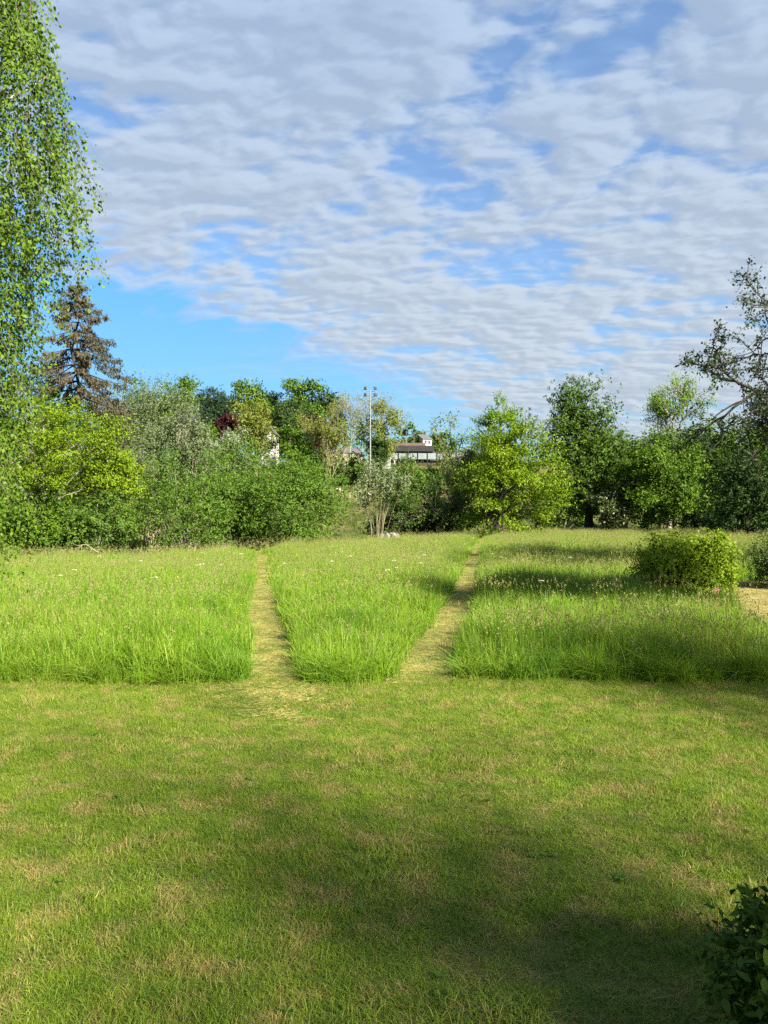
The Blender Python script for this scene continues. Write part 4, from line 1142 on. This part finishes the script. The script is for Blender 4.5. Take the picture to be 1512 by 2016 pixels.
# ---- sheep and their fence
def sheep(px, py_foot, d, rz, graze, label, lying=False):
    x = px_x(px, d); z = gz(x, d)
    root = empty('sheep', (x, d, z), label, 'sheep', 'sheep on the far slope', rz)
    bm = bmesh.new(); sk = bm.verts.layers.skin.verify(); k = -.38 if lying else 0
    def v(x_, y_, z_, r, root_=False):
        q = bm.verts.new((x_, y_, z_)); q[sk].radius = (r, r); q[sk].use_root = root_; return q
    hip = v(-.42, 0, .66 + k, .25, True); mid = v(-.05, 0, .66 + k, .29); sh = v(.32, 0, .66 + k, .25); rump = v(-.62, 0, .66 + k, .14)
    bm.edges.new((hip, mid)); bm.edges.new((mid, sh)); bm.edges.new((hip, rump))
    hz = (.30 if graze else .88) + (k * .6); n1 = v(.55, 0, .62 + k if graze else .8 + k, .14); hd = v(.72, 0, hz + .08, .11); mz = v(.86, 0, hz - .04, .065)
    bm.edges.new((sh, n1)); bm.edges.new((n1, hd)); bm.edges.new((hd, mz))
    for (bx, par) in ((-.45, hip), (.32, sh)):
        for sy in (-.15, .15):
            if lying:
                a = v(bx + .1, sy * 1.3, .16, .07); b = v(bx + .34, sy * 1.3, .06, .045); bm.edges.new((par, a)); bm.edges.new((a, b))
            else:
                a = v(bx, sy, .42, .075); b = v(bx + (.03 if bx > 0 else -.05), sy, .22, .045); c = v(bx, sy, .02, .04); bm.edges.new((par, a)); bm.edges.new((a, b)); bm.edges.new((b, c))
    me = bpy.data.meshes.new('body'); bm.to_mesh(me); bm.free()
    o = link('body', me, plain_mat('fleece', (.27, .23, .18), (.38, .34, .28), 9, .95, .4), root)
    o.modifiers.new('skin', 'SKIN').use_smooth_shade = True; m = o.modifiers.new('sub', 'SUBSURF'); m.levels = 1; m.render_levels = 1
    for sy in (-1, 1):
        bm = bmesh.new(); bmesh.ops.create_icosphere(bm, subdivisions=1, radius=.07)
        for q in bm.verts: q.co.x *= .35; q.co.z *= .5
        bm_obj('ear', bm, MATS['fleece'], root, (.70, sy * .14, hz + .14))


sheep(666, 970, 150, math.radians(10), True, 'pale sheep grazing beside the fence posts on the far slope')
sheep(708, 978, 147, math.radians(155), True, 'pale sheep grazing in the middle of the small flock')
sheep(722, 980, 147, math.radians(20), False, 'sheep resting near the small willow, middle right of the flock', True)
sheep(731, 980, 146.4, math.radians(190), False, 'rightmost sheep resting behind the small willow', True)


def fence_post(px, d, h, label):
    x = px_x(px, d); r = np.random.default_rng(int(px)); tb = Tubes(7)
    tb.add(np.array([[0, 0, -.3], [r.normal() * .02, 0, h * .5], [r.normal() * .04, 0, h]]), [.065, .06, .055]); tb.add(np.array([[0, 0, h], [0, 0, h + .01]]), [.055, .005])
    o = link('fence_post', tb.mesh('fence_post'), TIMBER, None, (x, d, gz(x, d)))
    tag(o, label, 'fence post', 'fence posts of the sheep pasture')


for i, (px, d, lab) in enumerate(((651, 149, 'fence post furthest left in the sheep pasture'), (657, 148, 'second fence post from the left in the sheep pasture'), (663.5, 147, 'fence post in front of the grazing sheep'),
                                  (675, 146, 'fence post just right of the leftmost grazing sheep'), (689, 143, 'fence post midway between the grazing sheep and the flock'), (701, 142, 'fence post in front of the small flock'), (716, 140, 'rightmost fence post, near the small willow'))):
    fence_post(px, d, 1.35, lab)
for px, lab in ((777, 'white post below the small shed'), (795, 'white post below the black-roofed stand')):
    d = 164.0; x = px_x(px, d); root = empty('marker_post', (x, d, gz(x, d)), lab, 'post', 'white posts of the sports ground')
    h = px_z(907, d) - gz(x, d); boxes('post', [(-.12, .12, -.12, .12, -.2, h)], WHITE, root); boxes('cap', [(-.16, .16, -.16, .16, h, h + .1)], WHITE, root)


# ---- pale stones by the small willow, a fallen branch, flowers, lawn weeds
STONE = plain_mat('pale_stone', (.12, .112, .10), (.22, .21, .19), 4, .9, .5)


def stone(x, y, s, seed, label):
    r = np.random.default_rng(seed); bm = bmesh.new(); bmesh.ops.create_icosphere(bm, subdivisions=2, radius=1)
    ks = r.normal(size=(5, 3)); hs = r.uniform(.55, .85, 5)
    for v in bm.verts:
        p = np.array(v.co)
        for k_, h_ in zip(unit(ks), hs):
            q = p @ k_
            if q > h_: p = p - k_ * (q - h_)
        v.co = p * np.array(s)
    o = bm_obj('stone', bm, STONE, None, (x, y, gz(x, y) + s[2] * .6)); o.rotation_euler = (0, 0, r.uniform(0, 3)); tag(o, label, 'stone', 'stone heap by the small willow')


for i, (px, dd, s, lab) in enumerate(((753, 63.0, (.35, .3, .50), 'darkest stone at the left end of the pale heap'), (761, 62.8, (.4, .3, .58), 'large stone left of centre in the pale heap'), (769, 63.2, (.36, .3, .62), 'topmost stone of the pale heap'),
                                      (776, 62.9, (.32, .3, .60), 'stone right of centre in the pale heap'), (783, 63.1, (.3, .3, .53), 'stone at the right end of the pale heap'))):
    stone(px_x(px, dd), dd, s, 600 + i, lab)


def fallen_branch():
    r = np.random.default_rng(700); out = []; tips = []
    grow(r, np.array([0., 0, 0]), unit(np.array([-1, -.2, .2])), .75, .02, 2, out, tips, .5, .1, (2, 3), .6, .8)
    tb = Tubes(5)
    for p, q in out: tb.add(p, q)
    d = 35.6; x = px_x(195, d)
    tag(link('fallen_branch', tb.mesh('fallen_branch'), plain_mat('bleached_wood', (.22, .19, .15), (.32, .28, .23), 6), None, (x, d, gz(x, d) + .72)), 'bleached fallen branch on the grass under the small maple', 'branch')


fallen_branch()


def umbels():
    r = np.random.default_rng(710); meshes = []
    stem = plain_mat('flower_stem', (.08, .13, .03), (.12, .17, .04), 5); white = leaf_mat('umbel_white', (.62, .62, .56), (.75, .75, .70), trans=.2)
    for k in range(3):
        tb = Tubes(4); h = .82 + .06 * k; tb.add(np.array([[0, 0, 0], [.02, .01, h * .5], [.03, 0, h]]), [.005, .004, .003])
        V = [np.concatenate(tb.V)]; Fq = np.concatenate(tb.F); n = tb.n; ns = len(Fq); m = 60
        a = r.uniform(0, 6.28, m); q = .085 * np.sqrt(r.uniform(0, 1, m)); P = np.stack([.03 + q * np.cos(a), q * np.sin(a), h + .03 - q * q * 3], 1)
        Q = leaf_quads(r, P, unit(np.stack([np.cos(a), np.sin(a), .2 + 0 * a], 1)), unit(r.normal(0, .3, (m, 3)) + np.array([0, 0, 1])), np.full(m, .03), np.full(m, .03))
        V.append(Q.reshape(-1, 3)); f2 = np.arange(m * 4).reshape(-1, 4) + n
        me = mesh_np('umbel', np.concatenate(V), [Fq, f2], np.full(n + m * 4, .5)); me.materials.append(stem); me.materials.append(white)
        mi = np.zeros(len(me.polygons), np.int32); mi[ns:] = 1; me.polygons.foreach_set('material_index', mi); meshes.append(me)
    lst = [(118, 1133), (146, 1126), (197, 1100), (304, 1137), (392, 1116), (398, 1118), (433, 1112), (474, 1092), (277, 1111), (560, 1108), (653, 1107), (690, 1100), (775, 1102), (783, 1118), (763, 1127), (833, 1092), (828, 1110), (850, 1123), (924, 1124), (1018, 1048), (1033, 1071), (1121, 1096), (930, 1060), (1064, 1150), (986, 1096)]
    for i, (px, py) in enumerate(lst):
        d = (H_CAM - .86) * 1515 / (py - 1008.0)
        x = px_x(px, d); o = bpy.data.objects.new('white_umbel_flower', meshes[i % 3]); C.objects.link(o); o.location = (x, d, gz(x, d)); o.rotation_euler = (0, 0, r.uniform(0, 6))
        s = min(1.0, max(.65, d / 38)); o.scale = (s, s, 1)
        tag(o, 'white flat-topped flower head standing above the tall meadow grass', 'flower', 'white flowers in the meadow')


umbels()


def small_stuff():
    r = np.random.default_rng(720)
    # buttercups
    n = 600; y = 14 + 60 * r.uniform(0, 1, n) ** 1.1; x = r.uniform(-.55, .55, n) * y; k = ok_meadow(x, y); x = x[k]; y = y[k]; n = len(x)
    k = wob(np.stack([x, y], 1), 12, .35) > -.1; x = x[k]; y = y[k]; n = len(x)
    V = []; T = []
    P = np.stack([x, y, terrain(x, y) + r.uniform(.62, .82, n)], 1); s = np.clip(y / 22, .8, 1.5) * .011
    for j in range(2):
        V.append(leaf_quads(r, P - np.array([s * (1 - 2 * j) * 0, 0 * s, 0 * s]).T, unit(np.stack([np.full(n, 1.0), r.normal(0, .3, n), r.normal(0, .3, n)], 1)) * (1 - 2 * j), unit(np.stack([0 * s, -1 + 0 * s, 1 + 0 * s], 1)), s * 1.3, s * 1.5))
    Q = np.concatenate(V)
    o = link('buttercups', quads_mesh('buttercups', Q, r.uniform(0, .8, len(Q))), leaf_mat('petal_yellow', (.72, .50, .02), (.85, .66, .05), trans=.2)); tag(o, 'tiny yellow buttercups sprinkled through the tall meadow grass', 'flowers', kind='stuff')
    # broad-leaved weeds in the lawn
    Qs = []
    for i in range(46):
        y = 3.2 + 7 * r.uniform() ** 1.3; x = r.uniform(-.55, .55) * y; m = r.integers(4, 9); a = r.uniform(0, 6.28, m); l = r.uniform(.025, .058, m)
        P = np.stack([np.full(m, x) + r.normal(0, .015, m), np.full(m, y) + r.normal(0, .015, m), np.full(m, .035)], 1); A = unit(np.stack([np.cos(a), np.sin(a), r.uniform(.1, .6, m)], 1)); Qs.append(leaf_quads(r, P, A, unit(r.normal(0, .25, (m, 3)) + np.array([0, 0, 1])), l, l * .55))
    Q = np.concatenate(Qs)
    o = link('lawn_weeds', quads_mesh('lawn_weeds', Q, r.uniform(0, .8, len(Q))), leaf_mat('leaf_weed', (.055, .125, .016), (.11, .19, .035))); tag(o, 'broad-leaved weeds growing flat in the near lawn', 'weeds', kind='stuff')
    # far wood that closes the horizon
    m = 26000; x = r.uniform(-330, 330, m); y = r.uniform(265, 300, m); hgt = 8 + 3.5 * wob(np.stack([x, 0 * x], 1), 5, .06) + 1.5 * wob(np.stack([x, y], 1), 6, .2)
    P = np.stack([x, y, terrain(x, y) + hgt * r.uniform(0, 1, m) ** .5], 1); A = rand_unit(r, m); N = unit(rand_unit(r, m) + np.array([0, 0, .7])); l = r.uniform(.6, 1.2, m)
    o = link('far_wood', quads_mesh('far_wood', leaf_quads(r, P, A, N, l, l * .65), np.clip(r.normal(.45, .2, m) + .2 * wob(P, 9, .12), 0, .89)), lm('mid')); tag(o, 'distant line of woodland closing the skyline', 'wood', kind='stuff')
    # coarse tufts on the open slope below the sheep
    meshes = [blade_clump(400 + i, 40, .5, .25, .8, .05, .5, 3, .7) for i in range(3)]
    n = 9000; x = r.uniform(-45, 60, n); y = r.uniform(60, 176, n); k = (y > np.interp(x, EX, EY) + 1.5) & (np.abs(x) < .5 * y + 3) & ((y < 138) | (y > 152) | (r.uniform(size=n) < .25)); x = x[k]; y = y[k]; n = len(x)
    mat = grass_mat('slope_grass', (.06, .10, .02), (.12, .155, .03), (.17, .14, .06), (.2, .15, .08), .50, .62, .1, .35, .08)
    sc = r.uniform(.8, 1.5, n)
    scatter('slope_grass', np.stack([x, y, terrain(x, y)], 1), np.stack([0 * x, 0 * x, r.uniform(0, 6, n)], 1), np.stack([sc, sc, sc * r.uniform(.5, 1, n)], 1), r.integers(0, 3, n), meshes, mat, 'rough green and brown grass on the slope below the sheep', 'grass')


small_stuff()
